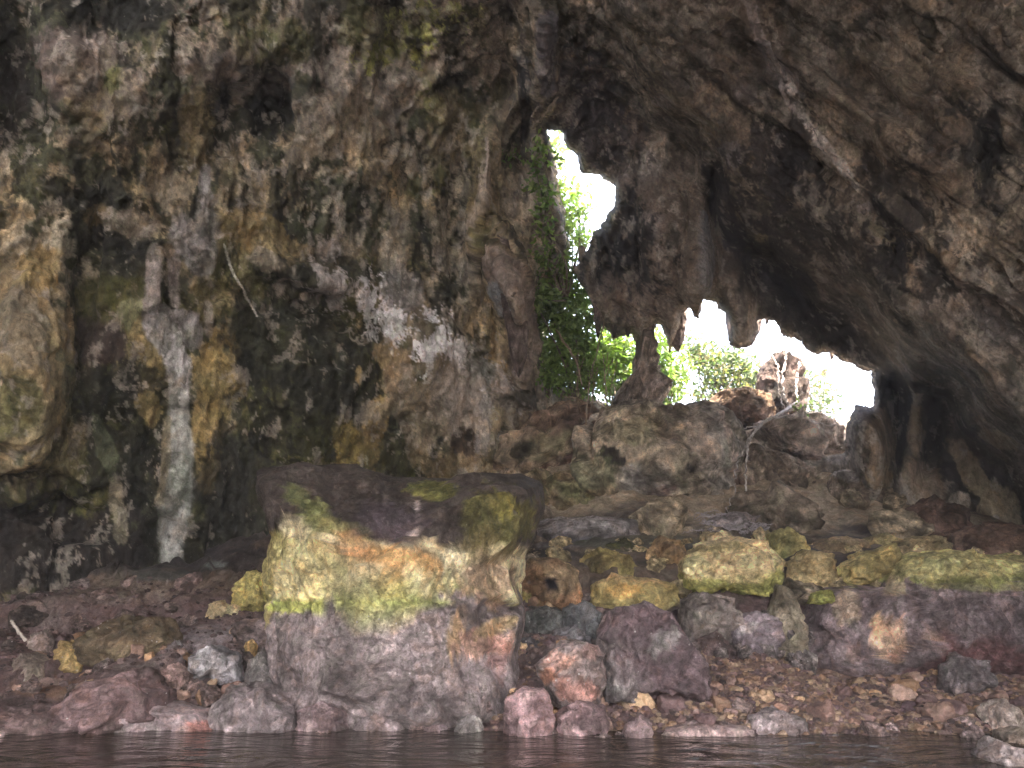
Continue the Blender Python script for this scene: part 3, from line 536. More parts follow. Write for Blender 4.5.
R_([(676, 640), (680, 602), (700, 592), (728, 600), (736, 620), (722, 640)], 'round purple-grey rock under the large yellow boulder', 29, flat((.24, .2, .19), 6), [('e', 705, 618, 14, 10, 0, (.4, .35, .32), .5)], Y=11., dep=.9)
R_([(700, 668), (696, 640), (716, 630), (735, 650), (728, 672)], 'dull brown rock low between the grey boulder and the purple one', 30, flat((.14, .1, .1), 7), (), Y=10.7, dep=.9)
R_([(728, 652), (734, 622), (752, 612), (778, 618), (784, 640), (765, 656)], 'pointed lilac-grey rock at the foot of the ledge', 31, flat((.22, .18, .2), 8), [('e', 748, 628, 14, 6, -20, (.42, .38, .38), .7)], Y=10.8, dep=.8)
R_([(764, 655), (770, 605), (779, 584), (791, 590), (798, 612), (806, 655)], 'narrow upright grey-brown stone wedged against the left end of the ledge', 32, flat((.26, .22, .17), 9), (), Y=11.3, dep=.8)
R_([(766, 560), (770, 534), (785, 529), (803, 536), (806, 556), (790, 566)], 'squarish yellow rock behind the large yellow boulder', 33, flat((.46, .37, .17), 10, alt=(.28, .26, .12)), (), Y=12.5, dep=.9)
R_([(783, 590), (788, 562), (806, 550), (830, 560), (838, 578), (820, 592)], 'yellow-green rock in the row, right of the biggest', 34, flat((.46, .36, .2), 11, alt=(.26, .25, .12)), (), Y=11.8, dep=.8)
R_([(834, 584), (838, 568), (862, 554), (890, 544), (898, 554), (884, 574), (860, 586)], 'wedge-shaped yellow rock slanting up towards the ledge', 35, flat((.44, .35, .16), 12, alt=(.24, .22, .1)), (), Y=11.8, dep=.7)
R_([(808, 560), (812, 542), (840, 536), (866, 542), (862, 558), (835, 566)], 'low brown slab behind the yellow-green rocks', 36, flat((.24, .18, .12), 13), (), Y=12.9, dep=.8)
R_([(896, 556), (898, 542), (916, 536), (938, 538), (946, 552), (920, 562)], 'small tan rock behind the left end of the ledge', 37, flat((.28, .22, .13), 14), (), Y=12.6, dep=.8)
R_([(860, 550), (866, 538), (884, 534), (900, 542), (896, 554)], 'dull yellow cobble behind the wedge-shaped rock', 38, flat((.3, .24, .13), 15), (), Y=13.2, dep=.9)
R_([(944, 556), (950, 534), (975, 526), (1030, 524), (1050, 560), (990, 566)], 'big smooth brown rock behind the right end of the ledge', 39, flat((.14, .09, .07), 16), (), Y=13., dep=.5)
R_([(600, 566), (606, 546), (622, 540), (638, 550), (640, 566)], 'dark mossy stone behind the yellow rocks', 40, flat((.07, .07, .03), 17), (), Y=12.8, dep=.9)
R_([(808, 604), (812, 594), (828, 590), (834, 602)], 'small mossy stone on the ledge, at its left end', 41, flat((.3, .3, .1), 18), (), Y=11.3, dep=.9, sink=False)
for i, (pts, lb, cl, Y) in enumerate([
    ([(518, 662), (520, 640), (538, 634), (552, 646), (548, 664)], 'dark grey cobble between the huge boulder and the pink one', (.13, .12, .13), 10.5),
    ([(548, 650), (552, 630), (575, 624), (590, 636), (588, 650)], 'slate-grey stone above the pink boulder', (.15, .14, .15), 10.8),
    ([(520, 632), (524, 612), (545, 606), (566, 614), (565, 632)], 'flat dark stone below the orange-brown block', (.12, .12, .12), 11.1),
    ([(560, 628), (562, 608), (585, 602), (602, 614), (600, 630)], 'blue-grey stone under the long yellow-orange rock', (.13, .13, .14), 11.)]):
    R_(pts, lb, 60 + i, flat(cl, 20 + i), (), Y=Y, dep=.9)
# along the waterline
for i, (pts, lb, cl, dep) in enumerate([
    ([(505, 735), (506, 700), (522, 686), (545, 690), (553, 716), (548, 740)], 'knobbly pink-grey rock at the right foot of the huge boulder', (.3, .2, .21), .9),
    ([(555, 736), (556, 714), (575, 703), (602, 706), (612, 725), (600, 738)], 'low rounded pinkish rock in the water under the pink boulder', (.28, .19, .2), .7),
    ([(623, 748), (627, 726), (640, 717), (650, 724), (651, 748)], 'small pointed mauve stone standing in the water', (.3, .22, .23), .8),
    ([(660, 740), (668, 729), (700, 723), (745, 726), (752, 740)], 'long flat pink-grey rock awash at the gravel edge', (.3, .22, .22), .4),
    ([(746, 732), (750, 716), (775, 711), (800, 717), (806, 732)], 'flat grey-mauve slab on the edge of the gravel', (.27, .22, .23), .5),
    ([(452, 736), (458, 722), (468, 716), (480, 720), (487, 736)], 'small pale pointed stone in the water before the huge boulder', (.4, .36, .36), .7),
    ([(418, 736), (426, 728), (442, 723), (449, 736)], 'thin mauve stone barely above the water', (.3, .23, .25), .6),
    ([(352, 733), (360, 716), (380, 711), (403, 724), (404, 733)], 'grey stone with a flat slant at the water in front of the huge boulder', (.26, .21, .22), .7),
    ([(298, 733), (302, 710), (322, 702), (346, 712), (350, 733)], 'low purple stone against the left foot of the huge boulder', (.22, .16, .17), .7),
    ([(210, 735), (212, 705), (232, 690), (268, 688), (292, 706), (296, 735)], 'wide grey-mauve slab left of the huge boulder at the water', (.23, .19, .2), .6),
    ([(120, 736), (130, 712), (160, 702), (205, 712), (236, 736)], 'flat slab with a reddish tip at the left waterline', (.24, .19, .2), .5),
    ([(62, 736), (66, 705), (95, 678), (140, 668), (172, 690), (166, 716), (120, 736)], 'broad reddish-purple rock rising from the left waterline', (.17, .115, .12), .7),
    ([(-20, 738), (-10, 715), (20, 708), (60, 712), (70, 738)], 'low dark rock at the far left of the waterline', (.16, .11, .11), .5),
    ([(942, 690), (944, 668), (958, 655), (980, 662), (990, 684)], 'smooth grey cobble in the hollow under the ledge', (.2, .17, .18), .8),
    ([(984, 728), (988, 708), (1000, 699), (1014, 708), (1018, 728)], 'grey-brown pyramid-shaped stone on the right of the gravel', (.27, .22, .2), .9),
    ([(1000, 748), (1002, 732), (1018, 728), (1040, 738), (1040, 748)], 'flat tan stone in the water at the right edge', (.25, .2, .17), .8),
    ([(980, 790), (984, 755), (996, 740), (1015, 748), (1040, 762), (1045, 790)], 'nearest stone, grey, rising from the water in the right corner', (.26, .22, .22), .8)]):
    R_(pts, lb, 80 + i, flat(cl, 30 + i), ([('e', 215, 730, 24, 8, 10, (.45, .2, .17), .7)] if i == 10 else ()), dep=dep, rough=1.1, Y=(7.2 if i == 16 else 8.1 if i == 15 else None), group=None, sub=5)
# left slope
for i, (pts, lb, cl, dep) in enumerate([
    ([(16, 678), (18, 660), (30, 653), (46, 662), (48, 678)], 'greyish cobble on the dark slope at the left', (.19, .15, .13), .9),
    ([(56, 668), (58, 650), (68, 641), (80, 648), (82, 666)], 'brownish-yellow cobble right of the greyish one', (.24, .17, .08), .9),
    ([(34, 646), (36, 634), (46, 630), (52, 640), (50, 648)], 'small light stone high on the left slope', (.22, .17, .16), .9),
    ([(82, 660), (84, 638), (110, 620), (160, 616), (172, 640), (150, 664)], 'broad brown step of rock on the left slope', (.12, .09, .06), .5),
    ([(208, 616), (210, 604), (222, 600), (230, 608), (228, 616)], 'pale yellow stone lying on the slope left of the huge boulder', (.5, .4, .25), .9),
    ([(226, 614), (229, 605), (238, 607), (239, 613)], 'tiny pale chip touching the pale yellow stone', (.5, .4, .25), .9),
    ([(246, 652), (246, 643), (252, 640), (256, 646), (255, 653)], 'small orange pebble beside the huge boulder', (.45, .3, .14), .9),
    ([(236, 612), (237, 584), (252, 570), (266, 574), (268, 612)], 'yellow-brown block half hidden behind the left side of the huge boulder', (.34, .29, .12), 1.),
    ([(246, 690), (248, 664), (262, 650), (276, 672), (272, 692)], 'rounded grey rock tucked under the huge boulder', (.19, .17, .17), .9),
    ([(158, 690), (162, 672), (176, 664), (190, 674), (188, 692)], 'pink-veined stone on the left slope', (.3, .2, .19), .9),
    ([(190, 680), (194, 655), (214, 646), (240, 655), (244, 680)], 'grey rock capped with whitish crust on the left slope', (.24, .22, .24), .7),
    ([(150, 650), (155, 638), (172, 634), (182, 644), (178, 652)], 'flat light grey chip on the left slope', (.3, .28, .29), .7)]):
    R_(pts, lb, 110 + i, flat(cl, 50 + i, alt=((.42, .4, .43) if i == 10 else None)), (), dep=dep, rough=1.1, Y=(11.6 if i == 7 else None), sub=5)
# rear slope
BB = (.2, .16, .13)
R_([(560, 500), (575, 445), (600, 416), (640, 402), (700, 404), (722, 416), (737, 450), (735, 515), (700, 540), (620, 545), (570, 530)], 'great rounded tan boulder with painted dark pits below the openings', 131, flat((.34, .28, .22), 60, alt=(.3, .27, .25)),
   [('e', 612, 455, 14, 8, 20, (.015, .012, .012), .95), ('e', 695, 468, 10, 8, 0, (.02, .015, .015), .95), ('e', 640, 430, 34, 16, 0, (.17, .16, .09), .6), ('e', 700, 440, 16, 40, -10, (.3, .25, .22), .7), ('l', [(722, 412), (732, 440), (736, 470)], [3, 5, 4], (.42, .33, .3), .7), ('e', 590, 480, 24, 30, 0, (.14, .15, .08), .6), ('e', 650, 500, 40, 8, -30, (.09, .05, .05), .7), ('e', 668, 430, 10, 24, 10, (.3, .24, .22), .5), ('e', 640, 520, 60, 12, 10, (.08, .1, .05), .7), ('e', 600, 500, 24, 14, 0, (.28, .2, .13), .6)], Y=16.2, dep=.7, name='boulder', cat='boulder', mat=M_BACK, a=.55, sub=7, rough=.8)  # near-black splats paint the shade inside the pits
R_([(744, 432), (762, 424), (790, 416), (820, 418), (838, 426), (846, 452), (842, 478), (812, 476), (780, 462), (752, 450)], 'tilted layered slab leaning below the right opening', 131, flat((.38, .31, .27), 61), [('e', 790, 440, 40, 8, 25, (.36, .29, .26), .7), ('e', 815, 465, 30, 8, 25, (.1, .07, .07), .7)], Y=17., dep=.6, name='rock_slab', cat='rock slab', mat=M_BACK, a=.45, sub=6, sink=False, rough=1.25)
R_([(726, 540), (730, 470), (745, 446), (780, 456), (815, 474), (832, 500), (845, 545), (790, 552)], 'brown rock mass under the tilted slab', 132, flat((.28, .22, .18), 62), [('e', 740, 500, 12, 30, 0, (.1, .06, .05), .6), ('e', 800, 520, 30, 10, 20, (.3, .26, .26), .6)], Y=16., dep=.6, name='boulder', cat='boulder', mat=M_BACK, sub=6, rough=1.25)
R_([(828, 492), (832, 474), (850, 468), (872, 480), (888, 500), (886, 545), (840, 548)], 'block with a flat pale top right of the tilted slab', 133, flat((.27, .21, .17), 63), [('e', 848, 476, 18, 6, 15, (.4, .36, .37), .7)], Y=15.4, dep=.8, name='boulder', cat='boulder', mat=M_BACK, a=.45, sub=6, rough=.7)
R_([(706, 410), (714, 396), (740, 388), (768, 396), (776, 412), (768, 430), (742, 434), (718, 426)], 'reddish-brown lump of earth and rock on the sill of the opening', 134, flat((.15, .1, .07), 64, alt=(.1, .06, .045)), (), Y=17.9, dep=.8, mat=M_BACK, sub=6, sink=False, rough=.6)
R_([(756, 384), (764, 362), (780, 352), (794, 360), (801, 384), (800, 410), (790, 420), (764, 416)], 'dark upright rock shaped like a stump in the right opening', 135, flat((.085, .06, .055), 65), [('e', 778, 395, 8, 14, 0, (.02, .018, .016), .9)], Y=18.5, dep=.9, mat=M_BACK, sub=6)
R_([(490, 470), (500, 440), (530, 416), (560, 404), (592, 404), (612, 424), (600, 455), (560, 480), (520, 495)], 'brown earthy outcrop at the foot of the gully', 136, flat((.3, .23, .17), 66, alt=(.19, .13, .1)), [('e', 580, 425, 20, 18, 0, (.12, .08, .07), .7), ('e', 550, 445, 30, 14, -20, (.15, .15, .09), .6), ('e', 590, 448, 50, 7, -25, (.1, .05, .045), .8), ('e', 520, 450, 12, 9, 0, (.02, .016, .012), .8)], Y=16.9, dep=.7, name='rock_outcrop', cat='rock outcrop', mat=M_BACK, sub=6)
R_([(512, 530), (516, 490), (545, 474), (582, 472), (598, 490), (598, 530), (560, 545)], 'low tan rock with green stains between the huge boulder and the rear one', 137, flat((.33, .25, .17), 67, alt=(.2, .19, .1)), [('e', 535, 505, 20, 22, 0, (.34, .24, .16), .6), ('e', 590, 500, 14, 24, 0, (.1, .12, .05), .6)], Y=15.4, dep=.7, mat=M_BACK, sub=6)
R_([(505, 556), (515, 532), (545, 520), (590, 516), (640, 520), (646, 545), (600, 560)], 'flat grey shelf of rock behind the orange-brown block', 138, flat((.2, .18, .185), 68), [('e', 560, 545, 50, 10, 0, (.07, .07, .085), .8)], Y=13.6, dep=.5, name='rock_ledge', cat='rock ledge', mat=M_BACK, sub=6, a=.5, rough=.6)
R_([(690, 545), (700, 522), (730, 512), (775, 520), (800, 540), (780, 555)], 'grey slab strewn with dead twigs', 139, flat((.2, .175, .18), 69), (), Y=14.2, dep=.6, name='rock_slab', cat='rock slab', mat=M_BACK, sub=6, rough=.6)
R_([(888, 545), (895, 512), (925, 500), (960, 512), (965, 540), (930, 552)], 'dark reddish boulder at the foot of the fluted wall', 140, flat((.12, .075, .06), 70), (), Y=14.2, dep=.8, name='boulder', cat='boulder', mat=M_BACK)
R_([(614, 426), (608, 404), (622, 390), (638, 380), (634, 362), (641, 345), (639, 318), (654, 318), (652, 342), (660, 358), (655, 374), (671, 384), (660, 398), (658, 410), (640, 428)], 'narrow-necked rock pillar standing between the two openings', 141, flat((.27, .22, .19), 71), [('e', 655, 385, 10, 6, 0, (.3, .25, .24), .6), ('l', [(648, 328), (646, 345)], 4, (.38, .3, .28), .7)], Y=17.6, dep=.7, name='rock_pillar', cat='rock pillar', mat=M_BACK, sub=6, a=.6, rough=.9)
for pts, lb, Y in [([(658, 296), (664, 318), (672, 345), (679, 352), (684, 340), (688, 300), (684, 268), (660, 266)], 'blunt brown stalactite right of the rock pillar', 17.6),
                   ([(692, 270), (693, 300), (697, 316), (701, 312), (704, 290), (706, 266)], 'thin dark stalactite left of the wide one', 17.5),
                   ([(724, 260), (726, 310), (729, 340), (740, 347), (752, 345), (760, 330), (762, 300), (764, 258)], 'wide dark stalactite hanging in the right opening', 17.4),
                   ([(496, 236), (494, 262), (500, 292), (506, 325), (511, 360), (519, 378), (527, 356), (529, 330), (522, 300), (514, 268), (508, 240)], 'twisted pale drapery column hanging beside the gully', wall_y(511, 310, .1)),
                   ([(532, -10), (536, 60), (541, 110), (546, 122), (551, 108), (556, 50), (558, -10)], 'long smooth rib of rock hanging from the roof above the tall opening', 16.2)]:
    R_(pts, lb, int(Y * 10) + pts[0][0], flat((.17, .13, .12) if pts[0][0] != 500 else (.3, .25, .22), pts[0][0] % 7), (), Y=Y, dep=.8, name='stalactite', cat='stalactite', mat=M_BACK, a=.7, rough=.55, sub=6, sink=False)

# ------------------------------------------------------------------ beach stones
rnd = random.Random(7); nr = np.random.RandomState(5)
def scatter_rocks(cols, spots_, label, group, mat, seed):
    pr = []
    for k in range(5):
        V, Fc = ico(5); P = V * np.array([1., .85, .6]); fa, _ = facets(P * 1.2 + k * 7, seed + k); P = P + V * (.4 * fa)[:, None]
        for _ in range(9):
            n = nr.normal(size=3); n /= np.linalg.norm(n); dd = P @ n; cut = .42 + .3 * rnd.random(); m = dd > cut; P[m] -= np.outer(dd[m] - cut, n)
        fb, _ = facets(P * 3.2 + k, seed + 20 + k); P = P + V * (.09 * fb + .07 * fbm(P * 5, 4, seed + 30 + k, gain=.6))[:, None]
        cc = mottle(flat(cols[k % len(cols)], seed + k, alt=tuple(c * .5 for c in cols[k % len(cols)]))(P * 2), P * .5, .8, k * 3)
        pr.append(mesh_obj('rock', P, Fc, mat, cc))
    for i, (x_, y_, s) in enumerate(spots_):
        o = pr[i] if i < 5 else pr[rnd.randrange(5)].copy()
        if i >= 5: COL.objects.link(o)
        o.location = (x_, y_, float(floor_h(np.array([x_]), np.array([y_]))[0]) + s * .12); o.rotation_euler = (rnd.uniform(-.35, .35), rnd.uniform(-.35, .35), rnd.uniform(0, 6.28)); o.scale = (s * rnd.uniform(.9, 1.4), s * rnd.uniform(.8, 1.1), s * rnd.uniform(.8, 1.2)); tag(o, label, 'rock', group)
def spread(n, x0, x1, y0, y1, s0, s1, gap=1.1):
    out = []; t_ = 0
    while len(out) < n and t_ < 4000:
        t_ += 1; a, b, s = rnd.uniform(x0, x1), rnd.uniform(y0, y1), s0 + (s1 - s0) * rnd.random() ** 1.8
        if all((a - q[0]) ** 2 + (b - q[1]) ** 2 > (gap * (s + q[2])) ** 2 for q in out): out.append((a, b, s))
    return out
scatter_rocks([(.32, .26, .19), (.25, .2, .16), (.36, .29, .22)], spread(15, -.2, 8.8, 13.4, 16., .35, 1.1, .9), 'brown rock lying on the slope that climbs to the openings', 'brown rocks on the rear slope', M_BACK, 800)
scatter_rocks([(.42, .33, .2), (.3, .24, .15), (.22, .18, .14)], spread(64, .2, 8.6, 11.7, 13.2, .12, .36, .62), 'small yellowish rock wedged in the terrace among the yellow boulders', 'small rocks of the yellow terrace', M_ROCK, 840)
scatter_rocks([(.19, .16, .16), (.16, .13, .13)], spread(48, .2, 4.2, 10.5, 11.6, .12, .3, .6), 'purple-grey rock packed below the row of yellow boulders', 'purple-grey rocks under the yellow row', M_ROCK, 880)
scatter_rocks([(.14, .1, .095), (.18, .14, .14), (.1, .075, .07)], spread(38, -8, -2.9, 9.1, 12.6, .12, .5, .8), 'dark angular rock half buried in the left slope', 'angular rocks of the left slope', M_ROCK, 920)
scatter_rocks([(.24, .18, .18), (.28, .21, .2)], spread(44, -6.4, 6.5, 8.3, 9.1, .06, .2, .9), 'small mauve rock along the waterline', 'small rocks along the waterline', M_ROCK, 960)
for i, (a, b, l, w_, Y) in enumerate([(598, 322, 22, 5, 17.5), (614, 326, 16, 5, 17.5), (628, 322, 20, 6, 17.5), (672, 262, 26, 5, 17.2), (711, 285, 20, 5, 17.4), (767, 312, 16, 4, 17.3), (784, 326, 14, 4, 17.2), (812, 342, 14, 4, 17.), (832, 350, 12, 4, 17.), (582, 262, 16, 4, 17.6), (720, 296, 12, 4, 17.4), (640, 300, 30, 6, 17.4), (655, 285, 26, 5, 17.3)]):
    R_([(a - w_, b - l), (a - w_ * .8, b - l * .2), (a - 1, b + l * .75), (a + 1, b + l * .75), (a + w_ * .8, b - l * .2), (a + w_, b - l)], 'small brown stalactite on the lower rim of the hanging rock curtain', 1000 + i * 3, flat((.16, .125, .11), i), (), Y=Y, dep=.8, name='stalactite', cat='stalactite', mat=M_BACK, a=.8, rough=.6, sub=4, sink=False, group='small stalactites of the curtain rim')
protos = []
PC = [(.22, .15, .14), (.3, .2, .14), (.17, .12, .13), (.36, .27, .2), (.26, .19, .18)]
for k in range(10):
    V, Fc = ico(4); P = V * np.array([1., .8 + .3 * rnd.random(), .55 + .25 * rnd.random()])
    fa, _ = facets(P * 1.1 + k * 9, 700 + k); P = P + V * (.38 * fa + .12 * fbm(P * 2 + k * 5, 4, 720 + k))[:, None]
    for _ in range(5):
        n = nr.normal(size=3); n /= np.linalg.norm(n); dd = P @ n; cut = .55 + .25 * rnd.random(); m = dd > cut; P[m] -= np.outer(dd[m] - cut, n)
    cc = np.tile(PC[k % 5], (len(P), 1)) * (1 + .3 * fbm(P * 2 + k, 3, 730 + k))[:, None]
    o = mesh_obj('stone', P, Fc, M_PEBBLE, cc); protos.append(o)
spots = []
def try_spots(n, x0, x1, y0, y1, smin, smax, kind, pw=2.2):
    tries = 0; got = 0
    while got < n and tries < n * 30:
        tries += 1; a, b = rnd.uniform(x0, x1), rnd.uniform(y0, y1); s = smin + (smax - smin) * rnd.random() ** pw
        Y = ground_hit(a, b)
        if Y > 14.9: continue
        w = at_y(a, b, Y)
        if any((w[0] - q[0]) ** 2 + (w[1] - q[1]) ** 2 < (.75 * (s + q[3])) ** 2 for q in spots): continue
        spots.append((w[0], w[1], 0, s, kind)); got += 1
try_spots(26, 640, 1020, 680, 724, .11, .2, 'b', 1.)
try_spots(150, 640, 1022, 668, 728, .045, .12, 'b')
try_spots(30, 505, 640, 690, 730, .05, .12, 'b')
try_spots(20, 520, 600, 610, 660, .07, .15, 'g', 1.)
try_spots(52, 0, 260, 620, 728, .05, .17, 'l')
LB = {'b': ('small reddish-brown or tan stone in the gravel slope at the right', 'loose stones of the gravel slope'), 'g': ('dark stone in the rubble beside the huge boulder', 'dark stones beside the huge boulder'), 'l': ('dark purple-brown stone on the left slope', 'loose stones on the left slope')}
used = set()
hz = floor_full(np.array([s[0] for s in spots]), np.array([s[1] for s in spots]))
for i, (x_, y_, _, s, kd) in enumerate(spots):
    k = rnd.randrange(10); p = protos[k]
    o = p if k not in used else p.copy()
    if k in used: COL.objects.link(o)
    used.add(k); o.location = (x_, y_, hz[i] + s * .12); o.rotation_euler = (rnd.uniform(-.4, .4), rnd.uniform(-.4, .4), rnd.uniform(0, 6.28)); o.scale = (s * rnd.uniform(.8, 1.2), s * rnd.uniform(.8, 1.2), s)
    tag(o, LB[kd][0], 'stone', LB[kd][1])
# the gravel between them, beyond counting
V0, F0 = ico(2); VV = []; FF = []; CC = []; n = 0
def gravel(cnt, x0, x1, y0, y1, smin, smax, pal):
    global n
    for _ in range(cnt):
        a, b = nr.uniform(x0, x1), nr.uniform(y0, y1)
        s = smin + (smax - smin) * nr.rand() ** 2.5
        P = V0 * (1 + .25 * nr.normal(size=(len(V0), 1))) * np.array([1, .8, .6]) * s
        an = nr.rand() * 6.3; c_, s_ = math.cos(an), math.sin(an); P = P @ np.array([[c_, s_, 0], [-s_, c_, 0], [0, 0, 1]])
        VV.append((P, a, b)); FF.append(F0 + n); n += len(V0); c = np.array(pal[nr.randint(len(pal))]) * nr.uniform(.7, 1.25); CC.append(np.tile(c, (len(V0), 1)))
gravel(5200, 1.2, 8.2, 8.5, 11.1, .018, .07, PC + [(.34, .26, .19), (.12, .09, .09)]); gravel(700, -.2, 1.6, 8.7, 10.8, .02, .06, PC); gravel(1500, -8.5, -2.6, 8.6, 12.5, .02, .06, [(.1, .07, .07), (.16, .12, .12), (.07, .05, .05)])
ga = np.array([v[1] for v in VV]); gb = np.array([v[2] for v in VV]); gh = floor_full(ga, gb)
P = np.concatenate([v[0] + np.array([v[1], v[2], gh[i] + .008]) for i, v in enumerate(VV)])
g_ = mesh_obj('gravel', P, np.concatenate(FF), M_PEBBLE, np.concatenate(CC), smooth=False); tag(g_, 'loose reddish gravel between the stones along the shore', 'gravel', kind='stuff')

# ------------------------------------------------------------------ tubes, roots, twigs
def tube(paths, seg=6, jitter=0.):
    V = []; Fc = []
    for pts, r0, r1 in paths:
        pts = np.array(pts, float); b = len(V)
        for k, p in enumerate(pts):
            d = pts[min(k + 1, len(pts) - 1)] - pts[max(k - 1, 0)]; d /= np.linalg.norm(d) + 1e-9
            u = np.cross(d, (0, .3, 1) if abs(d[2]) < .9 else (1, 0, 0)); u /= np.linalg.norm(u); w = np.cross(d, u); r = r0 + (r1 - r0) * k / (len(pts) - 1)
            for a in range(seg): V.append(p + (u * math.cos(6.2832 * a / seg) + w * math.sin(6.2832 * a / seg)) * r * (1 + jitter * rnd.uniform(-1, 1)))
        for k in range(len(pts) - 1):
            for a in range(seg):
                i0 = b + k * seg + a; i1 = b + k * seg + (a + 1) % seg; Fc.append((i0, i1, i1 + seg, i0 + seg))
    return np.array(V), np.array(Fc)
def curve(pp, n=14, wob=.05):
    """pp: list of world points -> smoothed wobbling path"""
    pp = np.array(pp, float); tt = np.linspace(0, len(pp) - 1, n * (len(pp) - 1) + 1); out = []
    for t_ in tt:
        i = min(int(t_), len(pp) - 2); f_ = t_ - i; p0, p1, p2, p3 = pp[max(i - 1, 0)], pp[i], pp[i + 1], pp[min(i + 2, len(pp) - 1)]
        out.append(.5 * (2 * p1 + (p2 - p0) * f_ + (2 * p0 - 5 * p1 + 4 * p2 - p3) * f_ ** 2 + (3 * p1 - p0 - 3 * p2 + p3) * f_ ** 3))
    out = np.array(out); out[1:-1] += nr.normal(size=(len(out) - 2, 3)) * wob * .3; return out
def strand(name, cat, label, paths, mat, group=None):
    V, Fc = tube([(curve([at_y(a, b, Y if Y else wall_y(a, b, .04)) for a, b, Y in pts], wob=w), r0, r1) for pts, r0, r1, w in paths], jitter=.15)
    V, o = recenter(V); ob = mesh_obj(name, V, Fc, mat); ob.location = o; return tag(ob, label, cat, group)
strand('hanging_root', 'root', 'long pale forked root hanging down from the right opening', [([(798, 402, 17.2), (780, 414, 16.2), (764, 422, 15.8), (750, 440, 15.4), (746, 470, 15.), (747, 505, 14.8), (740, 535, 14.2)], .042, .014, .04),
        ([(793, 335, 18), (785, 362, 17.6), (783, 392, 17.2), (792, 408, 17.1)], .03, .03, .05), ([(752, 436, 15.4), (741, 455, 15.2), (733, 490, 14.8), (724, 530, 14.3)], .02, .008, .09), ([(762, 424, 15.8), (745, 428, 15.9), (728, 432, 16)], .02, .01, .05)], M_ROOT)
strand('hanging_root', 'root', 'thin pale root looped over the stump-like rock', [([(768, 350, 17.6), (777, 365, 17.5), (779, 390, 17.3), (786, 412, 17.1)], .022, .016, .05), ([(800, 360, 17.6), (796, 385, 17.4), (798, 402, 17.2)], .03, .03, .05), ([(757, 345, 17.7), (768, 358, 17.6), (772, 350, 17.6)], .02, .014, .05)], M_ROOT)
M_DRIP = simple_mat('pale drip rock', (.33, .27, .22), .85, .45, 9., .03)
for lb, paths in (('thin pale fin of drapery rock on the wall left of the tall opening', [([(487, 138, 0), (487, 165, 15.), (484, 195, 0), (476, 218, 0), (470, 236, 0)], .05, .02, .06), ([(484, 175, 15.), (488, 200, 0), (482, 226, 0)], .07, .02, .05), ([(479, 165, 0), (481, 190, 15.), (475, 214, 0)], .05, .02, .05)]),
                  ('small crooked pale spur of rock above the tall opening', [([(556, 96, 0), (549, 108, 0), (540, 119, 0), (533, 128, 0)], .07, .03, .05), ([(549, 104, 0), (540, 106, 0), (532, 116, 0)], .04, .03, .04)]),
                  ('braided pale ridges running down the twisted drapery column', [([(486, 246, 0), (498, 262, 0), (508, 285, 0), (518, 312, 0), (529, 336, 0), (522, 366, 0)], .06, .045, .07), ([(482, 262, 0), (490, 288, 0), (502, 305, 0), (511, 330, 0), (513, 362, 0)], .05, .03, .08), ([(500, 244, 0), (508, 268, 0), (520, 296, 0), (527, 320, 0)], .04, .03, .06)])):
    strand('stalactite', 'stalactite', lb, paths, M_DRIP)
strand('vine', 'vine', 'straight brown vine hanging in front of the gully, the longest of the bunch', [([(604, 322, 17.), (597, 352, 16.7), (590, 380, 16.4), (586, 425, 16.)], .022, .018, .03)], M_VINE)
strand('vine', 'vine', 'bunch of thin brown vines trailing left of the rock pillar', [([(a, 350 + rnd.random() * 20, 17.3), (a + rnd.uniform(-8, 4), 385, 17), (a + rnd.uniform(-10, 10), 425, 16.4)], .014, .01, .04) for a in (578, 584, 592, 598, 603, 608, 613, 617)], M_VINE)
strand('vine', 'vine', 'slanting tan stem crossing the gully', [([(556, 330, 16.8), (575, 360, 16.6), (582, 385, 16.5)], .03, .02, .05), ([(560, 395, 16.2), (600, 405, 16), (622, 424, 15.8)], .012, .01, .05)], M_VINE)
tw = []
for k in range(110):
    a, b = 700 + 68 * rnd.random(), 512 + 22 * rnd.random(); Y = ground_hit(a, b + 6) - .1; an = rnd.uniform(0, 3.14); l = rnd.uniform(6, 24)
    tw.append(([(a, b, Y), (a + l * .5 * math.cos(an), b + l * .2 * math.sin(an) - 2, Y - .1), (a + l * math.cos(an), b + l * .4 * math.sin(an), Y)], .007, .003, .05))
strand('twig_heap', 'twigs', 'heap of dead lilac-grey twigs below the pale root', tw, M_TWIG)
strand('stick', 'stick', 'pale stick poking up from the dark slope at far left', [([(11, 621, 11.), (26, 641, 10.8)], .02, .025, .02)], M_STICK)

